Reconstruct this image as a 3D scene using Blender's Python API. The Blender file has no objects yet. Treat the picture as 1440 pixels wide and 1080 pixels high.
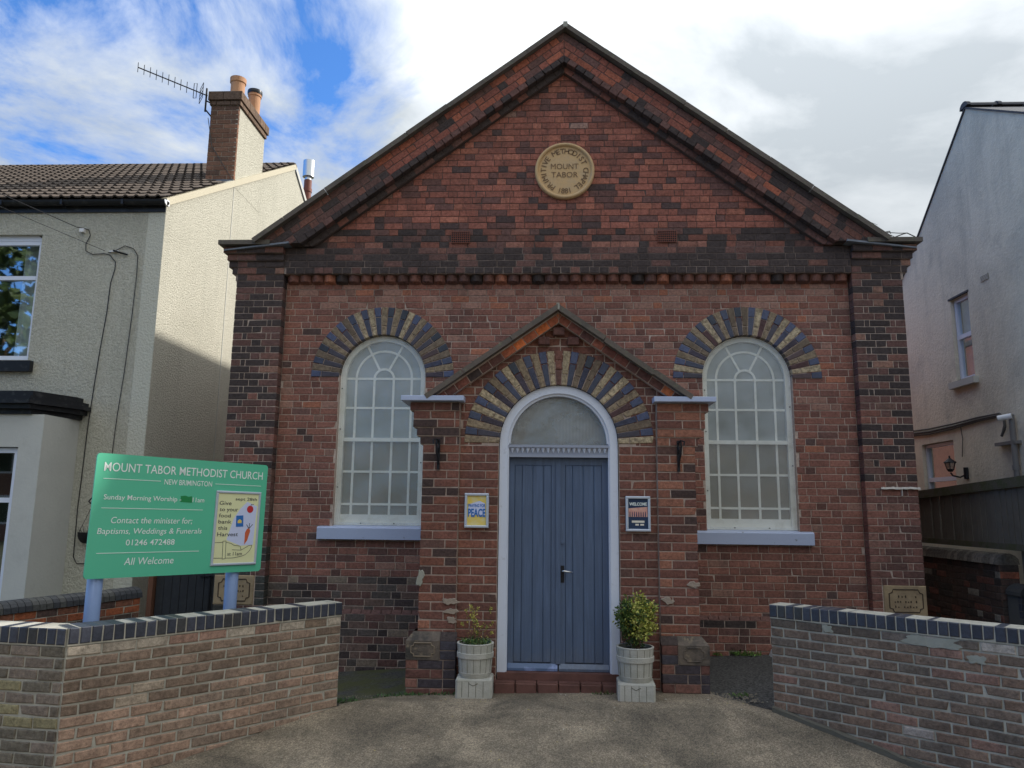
import bpy, math, random
from mathutils import Vector, Matrix
R = random.Random(7)
S = bpy.context.scene
COL = S.collection
rad = math.radians

# ------------------------------------------------------------------ camera
YAW, PITCH, ROLL = rad(2.57941), rad(9.45358), rad(0.6555)
CAM = Vector((-0.2082, -9.0147, 1.6545))
FWD = Vector((-math.sin(YAW)*math.cos(PITCH), math.cos(YAW)*math.cos(PITCH), math.sin(PITCH)))
_r = FWD.cross(Vector((0, 0, 1))).normalized(); _u = _r.cross(FWD)
RGT = _r*math.cos(ROLL) + _u*math.sin(ROLL); UPV = -_r*math.sin(ROLL) + _u*math.cos(ROLL)
cd = bpy.data.cameras.new('camera'); cam = bpy.data.objects.new('camera', cd); COL.objects.link(cam)
cam.matrix_world = Matrix(((RGT.x, UPV.x, -FWD.x, CAM.x), (RGT.y, UPV.y, -FWD.y, CAM.y), (RGT.z, UPV.z, -FWD.z, CAM.z), (0, 0, 0, 1)))
cd.sensor_width = 36; cd.lens = 1061.1/1440*36; cd.clip_end = 2000; cd.clip_start = .05
S.camera = cam

# ------------------------------------------------------------------ sun and sky
AZ, EL = rad(25), rad(31.6)
sdir = Vector((math.cos(AZ)*math.cos(EL), math.sin(AZ)*math.cos(EL), math.sin(EL)))
sl = bpy.data.lights.new('sun', 'SUN'); sl.energy = 2.0; sl.angle = rad(1.2); sl.color = (1, .95, .88)
so = bpy.data.objects.new('sun', sl); COL.objects.link(so)
so.rotation_euler = sdir.to_track_quat('Z', 'Y').to_euler(); so.location = (8, 4, 14)
W = bpy.data.worlds.new('World'); S.world = W; W.use_nodes = True
nt = W.node_tree; nt.nodes.clear()
class G:
    def __init__(s, t): s.t = t
    def n(s, ty, **k):
        d = s.t.nodes.new(ty)
        for a, v in k.items():
            if a.startswith('i_'):
                key = a[2:]; key = int(key) if key.isdigit() else key.replace('_', ' ')
                if isinstance(v, bpy.types.NodeSocket): s.t.links.new(v, d.inputs[key])
                else: d.inputs[key].default_value = v
            else: setattr(d, a, v)
        return d
    def math(s, op, a, b=0.0, clamp=False):
        d = s.t.nodes.new('ShaderNodeMath'); d.operation = op; d.use_clamp = clamp
        for i, v in enumerate((a, b)):
            if isinstance(v, bpy.types.NodeSocket): s.t.links.new(v, d.inputs[i])
            else: d.inputs[i].default_value = v
        return d.outputs[0]
    def ramp(s, fac, stops, interp='LINEAR'):
        d = s.t.nodes.new('ShaderNodeValToRGB'); d.color_ramp.interpolation = interp
        e = d.color_ramp.elements
        while len(e) < len(stops): e.new(.5)
        for q, (p, c) in zip(e, stops):
            q.position = p; q.color = (c, c, c, 1) if isinstance(c, (int, float)) else (*c, 1)
        s.t.links.new(fac, d.inputs[0]); return d.outputs[0]
    def mix(s, fac, a, b, mode='MIX'):
        d = s.t.nodes.new('ShaderNodeMix'); d.data_type = 'RGBA'; d.blend_type = mode
        for i, v in ((0, fac), (6, a), (7, b)):
            if isinstance(v, bpy.types.NodeSocket): s.t.links.new(v, d.inputs[i])
            elif i == 0: d.inputs[0].default_value = v
            else: d.inputs[i].default_value = (*v, 1) if len(v) == 3 else v
        return d.outputs[2]
    def noise(s, vec, scale, detail=4, rough=.55, dist=0.0, typ='FBM'):
        d = s.n('ShaderNodeTexNoise', i_Scale=scale, i_Detail=detail, i_Roughness=rough, i_Distortion=dist)
        if vec is not None: s.t.links.new(vec, d.inputs['Vector'])
        return d.outputs[0]
g = G(nt)
tc = g.n('ShaderNodeTexCoord').outputs['Generated']
sky = g.n('ShaderNodeTexSky', sky_type='NISHITA', sun_disc=False, sun_elevation=EL, sun_rotation=math.atan2(sdir.x, sdir.y), altitude=60, air_density=1.0, dust_density=.6, ozone_density=2.5).outputs[0]
mp = g.n('ShaderNodeMapping', i_Location=(3.1, 1.2, .9), i_Rotation=(0, rad(-32), 0), i_Scale=(1.0, 1.0, 2.1)); nt.links.new(tc, mp.inputs[0])
sep = g.n('ShaderNodeSeparateXYZ'); nt.links.new(tc, sep.inputs[0])
n1 = g.noise(mp.outputs[0], 2.9, 10, .62, .5)
n2 = g.noise(mp.outputs[0], 1.7, 6, .55, .3)
west = g.math('MULTIPLY', g.math('ADD', sep.outputs[0], .38), .5)          # more cloud toward the sun, broken to the west
cov = g.math('ADD', n1, west)
cl = g.ramp(cov, [(.38, 0), (.48, .6), (.58, 1)])
mp2 = g.n('ShaderNodeMapping', i_Location=(4.4, 1.3, .2), i_Scale=(1, 1, 1.5)); nt.links.new(tc, mp2.inputs[0])
n3 = g.noise(mp2.outputs[0], 2.9, 9, .55, .4)
ccol = g.ramp(n3, [(.38, (5.1, 5.6, 6.05)), (.48, (6.9, 7.35, 7.75)), (.64, (9.5, 9.9, 10.2))])
zen = g.math('ADD', g.math('MULTIPLY', g.math('MAXIMUM', sep.outputs[2], 0.0), .74), .17)   # overcast gradient, steepened toward the unseen zenith for extra fill light
ccol = g.mix(1.0, ccol, zen, 'MULTIPLY')
blue = g.mix(1.0, sky, (.42, .72, 1.08), 'MULTIPLY')
out = g.n('ShaderNodeOutputWorld')
bg = g.n('ShaderNodeBackground', i_Strength=.1)
nt.links.new(g.mix(cl, blue, ccol), bg.inputs[0]); nt.links.new(bg.outputs[0], out.inputs[0])
S.view_settings.view_transform = 'Standard'; S.view_settings.look = 'None'; S.view_settings.exposure = 1.3; S.view_settings.gamma = 1
S.view_settings.use_curve_mapping = False

# ------------------------------------------------------------------ materials
def mat(name, base, rough=.85, noise=(), bump=None, metal=0, spec=.3, tint=False, extra=None, coat=0):
    m = bpy.data.materials.new(name); m.use_nodes = True; t = m.node_tree; t.nodes.clear(); q = G(t)
    P = q.n('ShaderNodeNewGeometry').outputs['Position']
    o = q.n('ShaderNodeOutputMaterial')
    b = q.n('ShaderNodeBsdfPrincipled', i_Roughness=rough, i_Metallic=metal)
    b.inputs['Specular IOR Level'].default_value = spec; b.inputs['Coat Weight'].default_value = coat
    if tint:
        c = q.n('ShaderNodeAttribute', attribute_name='tint').outputs['Color']
        if base != (1, 1, 1): c = q.mix(1.0, c, base, 'MULTIPLY')
    else: c = q.n('ShaderNodeRGB').outputs[0]; c.default_value = (*base, 1)
    for (sc, lo, hi, amt, colr) in noise:          # scale, ramp low, ramp high, amount, colour mixed in
        f = q.ramp(q.noise(P, sc, 6, .6), [(lo, 0), (hi, 1)])
        c = q.mix(q.math('MULTIPLY', f, amt), c, colr)
    if extra: c = extra(q, P, c)
    t.links.new(c, b.inputs['Base Color'])
    if bump:
        h = None
        for (sc, st) in bump:
            k = q.math('MULTIPLY', q.noise(P, sc, 5, .6), st); h = k if h is None else q.math('ADD', h, k)
        bp = q.n('ShaderNodeBump', i_Strength=1.0, i_Distance=1.0); t.links.new(h, bp.inputs['Height']); t.links.new(bp.outputs[0], b.inputs['Normal'])
    t.links.new(b.outputs[0], o.inputs[0]); return m
def mottle(dark=.55, lt=1.25, sc=38):
    def f(q, P, c):
        a = q.ramp(q.noise(P, sc, 7, .7), [(.3, dark), (.5, .95), (.72, lt)])
        c = q.mix(1.0, c, a, 'MULTIPLY')
        b = q.ramp(q.noise(P, 190, 3, .6), [(.3, .8), (.7, 1.16)])
        return q.mix(1.0, c, b, 'MULTIPLY')
    return f
M = {}
def brick_extra(q, P, c):
    c = mottle(.5, 1.35, 34)(q, P, c)
    soot = q.ramp(q.noise(P, 3.1, 6, .65), [(.5, 0), (.72, 1)])
    c = q.mix(q.math('MULTIPLY', soot, .28), c, (.06, .045, .042))
    mpz = q.n('ShaderNodeMapping', i_Scale=(4.5, 4.5, .45)); q.t.links.new(P, mpz.inputs[0])
    c = q.mix(q.math('MULTIPLY', q.ramp(q.noise(mpz.outputs[0], 1.0, 6, .7), [(.50, 0), (.72, 1)]), .38), c, (.055, .045, .042))
    eff = q.ramp(q.noise(P, 11, 7, .7), [(.62, 0), (.75, 1)])
    return q.mix(q.math('MULTIPLY', eff, .15), c, (.42, .36, .31))
M['brick'] = mat('brick', (1.42, 1.31, 1.22), .9, bump=[(42, .007), (260, .002)], tint=True, extra=brick_extra, spec=.25)
M['glazed'] = mat('glazed_brick', (1, 1, 1), .42, bump=[(60, .0015)], tint=True, extra=mottle(.6, 1.3, 40), spec=.5)
def buff_extra(q, P, c):
    c = mottle(.6, 1.2, 40)(q, P, c)
    f = q.ramp(q.noise(P, 26, 7, .75), [(.42, 0), (.6, 1)])
    return q.mix(q.math('MULTIPLY', f, .75), c, (.11, .08, .055))
M['buff'] = mat('buff_brick', (1, 1, 1), .9, bump=[(60, .004)], tint=True, extra=buff_extra)
def mort_extra(q, P, c):
    s = q.n('ShaderNodeSeparateXYZ'); q.t.links.new(P, s.inputs[0])
    n = q.noise(P, 2.2, 5, .6)
    h = q.math('ADD', s.outputs[2], q.math('MULTIPLY', q.math('SUBTRACT', n, .5), 1.6))
    soot = q.ramp(q.math('DIVIDE', h, 8.0), [(.50, 0), (.60, 1)])                # soot-blackened pointing up in the gable
    return q.mix(soot, q.mix(1.0, c, q.ramp(q.noise(P, 30, 5, .7), [(.3, .6), (.7, 1.15)]), 'MULTIPLY'), (.10, .075, .066))
M['mortar'] = mat('mortar', (.58, .46, .38), .95, bump=[(150, .003)], extra=mort_extra)
M['mortar2'] = mat('porch_mortar', (.46, .36, .30), .95, noise=[(12, .4, .7, .6, (.2, .14, .11))], bump=[(150, .003)])
M['mortarw'] = mat('wall_mortar', (.50, .47, .39), .95, noise=[(7, .4, .7, .55, (.22, .2, .155)), (20, .58, .7, .5, (.5, .49, .43))], bump=[(120, .004)])
M['stone'] = mat('carved_stone', (.40, .295, .175), .9, noise=[(6, .4, .7, .6, (.17, .125, .085)), (30, .5, .75, .4, (.5, .38, .24))], bump=[(60, .004), (200, .002)])
M['stoneshade'] = mat('stone_groove_shade', (.07, .05, .035), .95)  # groove shade put into the colour of raised beads and strokes
M['plinthstone'] = mat('plinth_stone', (.155, .125, .10), .9, noise=[(9, .4, .62, .85, (.05, .047, .043)), (14, .58, .7, .6, (.36, .28, .18))], bump=[(50, .006)])
M['medal'] = mat('terracotta_medallion', (.60, .40, .20), .75, noise=[(8, .45, .7, .4, (.42, .36, .27)), (25, .55, .75, .3, (.3, .2, .11))], bump=[(70, .003)])
M['medaltext'] = mat('medallion_lettering', (.20, .13, .075), .85, bump=[(70, .003)])
M['coping'] = mat('coping_stone', (.145, .12, .10), .9, noise=[(5, .42, .68, .6, (.075, .072, .06)), (18, .55, .7, .5, (.2, .22, .13))], bump=[(40, .006)])
M['white'] = mat('white_gloss_paint', (.66, .70, .79), .45, noise=[(14, .6, .72, .35, (.35, .33, .33)), (60, .68, .74, .8, (.12, .10, .09))], bump=[(30, .002)])
M['sill'] = mat('blue_grey_paint', (.44, .50, .66), .45, noise=[(3, .4, .8, .35, (.5, .58, .75)), (25, .66, .72, .8, (.14, .14, .14))], bump=[(30, .002)])
M['sash'] = mat('cream_sash_paint', (.90, .90, .84), .5, noise=[(9, .5, .75, .5, (.45, .43, .34))])
def door_extra(q, P, c):
    s = q.n('ShaderNodeSeparateXYZ'); q.t.links.new(P, s.inputs[0])
    low = q.ramp(q.math('ADD', s.outputs[2], q.math('MULTIPLY', q.noise(P, 7, 5, .7), .5)), [(.35, 1), (.62, 0)])
    c = q.mix(q.math('MULTIPLY', low, .45), c, (.16, .17, .19))
    mpz = q.n('ShaderNodeMapping', i_Scale=(22, 22, 1.6)); q.t.links.new(P, mpz.inputs[0])
    st = q.ramp(q.noise(mpz.outputs[0], 1.6, 5, .65), [(.45, .86), (.7, 1.12)])
    return q.mix(1.0, c, st, 'MULTIPLY')
M['door'] = mat('blue_door_paint', (.092, .135, .222), .40, noise=[(2.5, .4, .75, .35, (.12, .165, .25)), (45, .66, .74, .5, (.2, .22, .26))], bump=[(14, .0018), (90, .0008)], spec=.5, extra=door_extra)
M['kick'] = mat('worn_blue_paint', (.10, .15, .26), .4, noise=[(3.2, .5, .6, .85, (.32, .39, .66))], bump=[(18, .004)])
M['chrome'] = mat('chrome', (.7, .7, .7), .2, metal=1)
M['iron'] = mat('black_iron', (.014, .014, .017), .55, bump=[(80, .002)])
M['plastic'] = mat('black_plastic', (.02, .021, .024), .35, noise=[(10, .55, .7, .5, (.09, .09, .09))])
M['tile'] = mat('quarry_tile', (.16, .075, .06), .7, noise=[(9, .4, .7, .6, (.07, .035, .03))], bump=[(60, .003)])
def apron_extra(q, P, c):
    a = q.ramp(q.noise(P, 1.25, 5, .6, .6), [(.36, 0), (.62, 1)])
    c = q.mix(a, (.12, .10, .075), c)
    mps = q.n('ShaderNodeMapping', i_Scale=(3.2, .55, 1), i_Rotation=(0, 0, rad(-28))); q.t.links.new(P, mps.inputs[0])
    c = q.mix(q.math('MULTIPLY', q.ramp(q.noise(mps.outputs[0], 1.3, 7, .7), [(.48, 0), (.66, 1)]), .5), c, (.13, .112, .085))
    c = q.mix(q.math('MULTIPLY', q.ramp(q.noise(P, 22, 6, .75), [(.52, 0), (.68, 1)]), .45), c, (.11, .095, .07))
    a2 = q.ramp(q.noise(P, 5.5, 6, .65), [(.45, 0), (.75, 1)])
    c = q.mix(q.math('MULTIPLY', a2, .55), c, (.14, .118, .085))
    v = q.n('ShaderNodeTexVoronoi', i_Scale=120.0); q.t.links.new(P, v.inputs['Vector'])
    k = q.ramp(v.outputs['Color'], [(.12, .33), (.5, .92), (.92, 1.85)])
    c = q.mix(.6, c, q.mix(1.0, c, k, 'MULTIPLY'))
    w = q.ramp(q.noise(P, 75, 2, .5), [(.70, 0), (.74, 1)])
    return q.mix(q.math('MULTIPLY', w, .5), c, (.42, .38, .3))
M['apron'] = mat('driveway_asphalt', (.345, .28, .20), .92, bump=[(95, .007), (9, .012), (330, .003)], extra=apron_extra)
def yard_extra(q, P, c):
    v = q.n('ShaderNodeTexVoronoi', i_Scale=60.0); q.t.links.new(P, v.inputs['Vector'])
    c = q.mix(.7, c, q.mix(1.0, c, q.ramp(v.outputs['Color'], [(.2, .4), (.85, 1.7)]), 'MULTIPLY'))
    s = q.n('ShaderNodeSeparateXYZ'); q.t.links.new(P, s.inputs[0])
    e = q.math('LESS_THAN', s.outputs[0], -1.0)
    moss = q.math('MULTIPLY', q.ramp(q.noise(P, 2.2, 5, .6), [(.38, 0), (.55, 1)]), e)
    return q.mix(q.math('MULTIPLY', moss, .85), c, (.085, .088, .03))
M['yard'] = mat('dark_tarmac', (.075, .072, .068), .9, bump=[(60, .012), (220, .004)], extra=yard_extra)
def rough_extra(q, P, c):
    s = q.n('ShaderNodeSeparateXYZ'); q.t.links.new(P, s.inputs[0])
    mpz = q.n('ShaderNodeMapping', i_Scale=(5, 5, .35)); q.t.links.new(P, mpz.inputs[0])
    c = q.mix(q.math('MULTIPLY', q.ramp(q.noise(mpz.outputs[0], 1.0, 6, .7), [(.52, 0), (.75, 1)]), .3), c, (.36, .35, .28))
    return q.mix(q.math('MULTIPLY', q.ramp(q.noise(P, .9, 5, .6), [(.45, 0), (.75, 1)]), .35), c, (.40, .385, .31))
M['rough'] = mat('roughcast_render', (.66, .635, .53), .95, noise=[(42, .40, .60, .45, (.40, .38, .29))], bump=[(42, .034), (110, .014)], extra=rough_extra)
M['smooth'] = mat('smooth_paint', (.55, .545, .50), .8, noise=[(1.6, .45, .75, .35, (.42, .42, .40)), (5, .55, .8, .3, (.36, .35, .32))], bump=[(25, .003)])
def stain_extra(q, P, c):
    a = q.ramp(q.noise(P, .75, 7, .65, .7), [(.42, 0), (.64, 1)])
    c = q.mix(q.math('MULTIPLY', a, .6), c, (.50, .465, .385))
    b = q.ramp(q.noise(P, 3.2, 7, .7, .5), [(.55, 0), (.75, 1)])
    c = q.mix(q.math('MULTIPLY', b, .4), c, (.36, .335, .28))
    mpz = q.n('ShaderNodeMapping', i_Scale=(4, 4, .4)); q.t.links.new(P, mpz.inputs[0])
    return q.mix(q.math('MULTIPLY', q.ramp(q.noise(mpz.outputs[0], 1.0, 6, .7), [(.5, 0), (.75, 1)]), .35), c, (.33, .31, .26))
M['stained'] = mat('weathered_render', (.80, .72, .575), .92, bump=[(22, .01), (120, .006)], extra=stain_extra)
M['roof'] = mat('concrete_tile', (.105, .082, .066), .9, noise=[(4, .4, .7, .5, (.06, .052, .045)), (30, .5, .75, .4, (.15, .125, .1))], bump=[(90, .004)])
M['slate'] = mat('slate', (.05, .05, .058), .6, noise=[(4, .4, .7, .5, (.08, .08, .08))], bump=[(20, .004)])
M['lead'] = mat('lead', (.17, .19, .22), .55, noise=[(8, .4, .7, .5, (.28, .3, .34))])
M['pot'] = mat('chimney_pot', (.50, .27, .15), .8, noise=[(9, .5, .7, .4, (.3, .15, .09))])
M['clay'] = mat('brown_flue', (.20, .065, .042), .6)
M['steel'] = mat('steel', (.62, .64, .66), .3, metal=.9)
M['alu'] = mat('aluminium', (.55, .60, .68), .35, metal=.25)
M['green'] = mat('sign_green', (.105, .54, .33), .38, noise=[(2, .4, .8, .2, (.16, .56, .38)), (6, .55, .8, .12, (.2, .42, .3))], spec=.5)
M['greenpatch'] = mat('tape_green', (.02, .25, .075), .5)
M['lettering'] = mat('sign_lettering', (.84, .90, .86), .5)
M['pole'] = mat('sign_post_paint', (.27, .37, .60), .4, noise=[(6, .5, .8, .3, (.2, .27, .45))])
M['paper'] = mat('poster_cream', (.78, .78, .45), .6)
M['paperlilac'] = mat('poster_pale', (.62, .67, .88), .6)
M['ink'] = mat('poster_ink', (.06, .06, .07), .6)
M['red'] = mat('poster_red', (.55, .035, .04), .6)
M['orange'] = mat('poster_orange', (.62, .13, .05), .6)
M['blueink'] = mat('poster_blue', (.03, .16, .48), .6)
M['yellow'] = mat('poster_yellow', (.80, .60, .12), .6, noise=[(14, .45, .65, .6, (.75, .70, .45))])
M['navy'] = mat('poster_navy', (.022, .045, .10), .5)
M['pink'] = mat('poster_sunset', (.62, .30, .25), .6, noise=[(20, .4, .6, .6, (.75, .5, .38))])
M['cream'] = mat('poster_strip', (.75, .70, .60), .6)
M['upvc'] = mat('upvc', (.74, .78, .88), .3)
M['concrete'] = mat('concrete', (.36, .355, .30), .92, noise=[(12, .4, .7, .5, (.25, .25, .2)), (3, .5, .8, .5, (.24, .26, .2))], bump=[(80, .004)])
M['tub'] = mat('cast_concrete', (.50, .485, .43), .92, noise=[(12, .4, .7, .5, (.36, .35, .30)), (3, .5, .8, .5, (.30, .31, .24))], bump=[(80, .004)])
M['concretedark'] = mat('groove_dark', (.13, .13, .10), .95)  # darker tone for cast grooves, stave joints and the vent back
M['soil'] = mat('soil', (.03, .024, .016), 1, bump=[(60, .02)])
M['leaf'] = mat('leaf', (1, 1, 1), .55, tint=True, spec=.4)
M['twig'] = mat('twig', (.16, .11, .06), .9)
M['fence'] = mat('weathered_fence', (.165, .145, .115), .92, noise=[(5, .4, .7, .5, (.11, .10, .08)), (2.2, .5, .75, .4, (.10, .085, .06))], bump=[(40, .005)])
M['fencemoss'] = mat('mossy_rail', (.12, .105, .075), .95, noise=[(7, .45, .62, .7, (.075, .085, .03))], bump=[(40, .006)])
M['gate'] = mat('dark_gate', (.030, .031, .034), .7, noise=[(8, .45, .7, .5, (.05, .052, .055))], bump=[(30, .004)])
M['rust'] = mat('rusty_post', (.16, .07, .04), .8)
M['curtain'] = mat('net_curtain', (.70, .73, .76), .9)
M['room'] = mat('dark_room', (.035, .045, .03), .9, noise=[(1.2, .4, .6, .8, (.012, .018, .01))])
M['blind'] = mat('blind', (.42, .27, .17), .9, noise=[(20, .4, .7, .6, (.3, .19, .12))])
M['flash'] = mat('white_plastic', (.8, .8, .8), .4)
M['cable'] = mat('grey_cable', (.10, .095, .085), .7)

def glassy(name, tintc, trans, rough, reeds=0, wt=.35, mixgloss=.25):
    m = bpy.data.materials.new(name); m.use_nodes = True; t = m.node_tree; t.nodes.clear(); q = G(t)
    o = q.n('ShaderNodeOutputMaterial')
    tr = q.n('ShaderNodeBsdfTransparent', i_Color=(*tintc, 1))
    df = q.n('ShaderNodeBsdfDiffuse', i_Color=(wt, wt*1.02, wt*.98, 1))
    gl = q.n('ShaderNodeBsdfGlossy', i_Roughness=rough, i_Color=(.9, .95, 1, 1))
    a = q.n('ShaderNodeMixShader', i_Fac=mixgloss); t.links.new(df.outputs[0], a.inputs[1]); t.links.new(gl.outputs[0], a.inputs[2])
    b = q.n('ShaderNodeMixShader', i_Fac=trans); t.links.new(a.outputs[0], b.inputs[1]); t.links.new(tr.outputs[0], b.inputs[2])
    if reeds:
        P = q.n('ShaderNodeNewGeometry').outputs['Position']
        w = q.n('ShaderNodeTexWave', wave_type='BANDS', bands_direction='X', i_Scale=reeds, i_Distortion=.3); t.links.new(P, w.inputs[0])
        h = q.math('ADD', q.math('MULTIPLY', w.outputs[1], .0035), q.math('MULTIPLY', q.noise(P, 2.5, 3, .5), .03))
        bp = q.n('ShaderNodeBump', i_Strength=.8, i_Distance=1.0); t.links.new(h, bp.inputs['Height'])
        t.links.new(bp.outputs[0], gl.inputs['Normal']); t.links.new(bp.outputs[0], df.inputs['Normal'])
        dirt = q.ramp(q.noise(P, 3.0, 5, .6), [(.35, .0), (.75, 1)])
        cc = q.mix(dirt, (wt, wt*1.02, wt), (wt*.62, wt*.60, wt*.50)); t.links.new(cc, df.inputs[0])
    t.links.new(b.outputs[0], o.inputs[0]); return m
M['sheet'] = glassy('reeded_sheet', (.98, .99, .98), .72, .2, 22, .95, .26)
M['fansheet'] = glassy('reeded_fanlight', (.95, .97, .95), .42, .2, 22, .50, .3)
M['glass'] = glassy('window_glass', (.85, .92, .9), .62, .02, 0, .05, .95)
M['pane'] = mat('pane_glass_reflect', (.34, .38, .385), .12, spec=.6, noise=[(1.3, .42, .62, .6, (.10, .12, .115))])  # pale sky reflection painted into the colour of the upper panes
M['panelow'] = mat('pane_glass_low_reflect', (.20, .20, .17), .12, spec=.6, noise=[(2.1, .42, .62, .8, (.24, .21, .16))])  # darker street reflection painted into the colour of the lower panes

# ------------------------------------------------------------------ builders
WL = {}
def wl(o): return WL.get(o.name, Vector((0, 0, 0))) if o else Vector((0, 0, 0))
def tag(o, label=None, cat=None, group=None, kind=None):
    for k, v in (('label', label), ('category', cat), ('group', group), ('kind', kind)):
        if v: o[k] = v
    return o
def thing(name, loc, label, cat, group=None):
    o = bpy.data.objects.new(name, None); COL.objects.link(o); o.location = loc; WL[o.name] = Vector(loc); o.empty_display_size = .2
    return tag(o, label, cat, group)
class MB:
    def __init__(s): s.v = []; s.f = []; s.t = []
    def add(s, vs, fs, tint=None):
        n = len(s.v); s.v += [tuple(p) for p in vs]; s.f += [tuple(i+n for i in f) for f in fs]
        s.t += [tint or (1, 1, 1)]*len(vs); return s
    def box(s, x0, x1, y0, y1, z0, z1, tint=None, X=None):
        vs = [(x, y, z) for z in (z0, z1) for y in (y0, y1) for x in (x0, x1)]
        if X: vs = [X(*p) for p in vs]
        return s.add(vs, [(0, 1, 5, 4), (1, 3, 7, 5), (3, 2, 6, 7), (2, 0, 4, 6), (4, 5, 7, 6), (2, 3, 1, 0)], tint)
    def tube(s, pts, r, n=8, r1=None, cap=True, tint=None):
        pts = [Vector(p) for p in pts]; k = len(pts); vs = []; fs = []; prev = None
        for i, p in enumerate(pts):
            d = (pts[min(i+1, k-1)]-pts[max(i-1, 0)]).normalized()
            a = d.orthogonal().normalized() if prev is None else (prev - d*prev.dot(d)).normalized()
            prev = a; b = d.cross(a); rr = r if r1 is None else r+(r1-r)*i/(k-1)
            vs += [p+(a*math.cos(2*math.pi*j/n)+b*math.sin(2*math.pi*j/n))*rr for j in range(n)]
        for i in range(k-1):
            for j in range(n): fs.append((i*n+j, i*n+(j+1) % n, (i+1)*n+(j+1) % n, (i+1)*n+j))
        if cap: fs += [tuple(reversed(range(n))), tuple((k-1)*n+j for j in range(n))]
        return s.add(vs, fs, tint)
    def lathe(s, prof, c, n=24, tint=None):
        vs = []; fs = []
        for r, z in prof: vs += [(c[0]+r*math.cos(2*math.pi*j/n), c[1]+r*math.sin(2*math.pi*j/n), c[2]+z) for j in range(n)]
        for i in range(len(prof)-1):
            for j in range(n): fs.append((i*n+j, i*n+(j+1) % n, (i+1)*n+(j+1) % n, (i+1)*n+j))
        return s.add(vs, fs, tint)
    def build(s, name, m, parent=None, smooth=False, kind=None):
        if not s.v: return None
        c = Vector((sum(p[0] for p in s.v), sum(p[1] for p in s.v), sum(p[2] for p in s.v)))/len(s.v)
        me = bpy.data.meshes.new(name); me.from_pydata([(p[0]-c.x, p[1]-c.y, p[2]-c.z) for p in s.v], [], s.f)
        if any(t != (1, 1, 1) for t in s.t):
            a = me.color_attributes.new('tint', 'FLOAT_COLOR', 'POINT')
            a.data.foreach_set('color', [q for t in s.t for q in (*t, 1.0)])
        if smooth: me.polygons.foreach_set('use_smooth', [True]*len(me.polygons))
        me.materials.append(m); me.update()
        o = bpy.data.objects.new(name, me); COL.objects.link(o)
        if parent: o.parent = parent; o.location = c-wl(parent)
        else: o.location = c
        WL[o.name] = c
        if kind: o['kind'] = kind
        return o
class Frame:                       # u along the wall, v up, w outward
    def __init__(s, O, U, N=None, V=(0, 0, 1)):
        s.O = Vector(O); s.U = Vector(U).normalized(); s.V = Vector(V).normalized(); s.N = Vector(N) if N else s.U.cross(s.V)
    def __call__(s, u, v, w=0): return s.O+s.U*u+s.V*v+s.N*w
FRONT = Frame((0, 0, 0), (1, 0, 0))          # world XZ, outward -Y : w = -Y
def clip(poly, a, b, c):                     # keep a*u+b*v<=c
    out = []
    for i in range(len(poly)):
        p, q = poly[i], poly[(i+1) % len(poly)]
        dp, dq = a*p[0]+b*p[1]-c, a*q[0]+b*q[1]-c
        if dp <= 0: out.append(p)
        if (dp < 0 < dq) or (dq < 0 < dp):
            t = dp/(dp-dq); out.append((p[0]+(q[0]-p[0])*t, p[1]+(q[1]-p[1])*t))
    return out
def area(p): return .5*sum(p[i][0]*p[(i+1) % len(p)][1]-p[(i+1) % len(p)][0]*p[i][1] for i in range(len(p)))
def inset(poly, d):
    n = len(poly); out = []
    for i in range(n):
        p0, p1, p2 = poly[i-1], poly[i], poly[(i+1) % n]
        e1 = (p1[0]-p0[0], p1[1]-p0[1]); e2 = (p2[0]-p1[0], p2[1]-p1[1])
        l1 = math.hypot(*e1) or 1e-9; l2 = math.hypot(*e2) or 1e-9
        n1 = (-e1[1]/l1, e1[0]/l1); n2 = (-e2[1]/l2, e2[0]/l2)
        bx, by = n1[0]+n2[0], n1[1]+n2[1]; k = max(.35, 1+n1[0]*n2[0]+n1[1]*n2[1])
        out.append((p1[0]+bx*d/k, p1[1]+by*d/k))
    return out
def prism(mb, F, poly, w0, w1, tint=None):   # w1 front, w0 back
    n = len(poly); vs = [F(u, v, w1) for u, v in poly]+[F(u, v, w0) for u, v in poly]
    fs = [tuple(range(n)), tuple(reversed(range(n, 2*n)))]+[(i, n+i, n+(i+1) % n, (i+1) % n) for i in range(n)]
    mb.add(vs, fs, tint)
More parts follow.
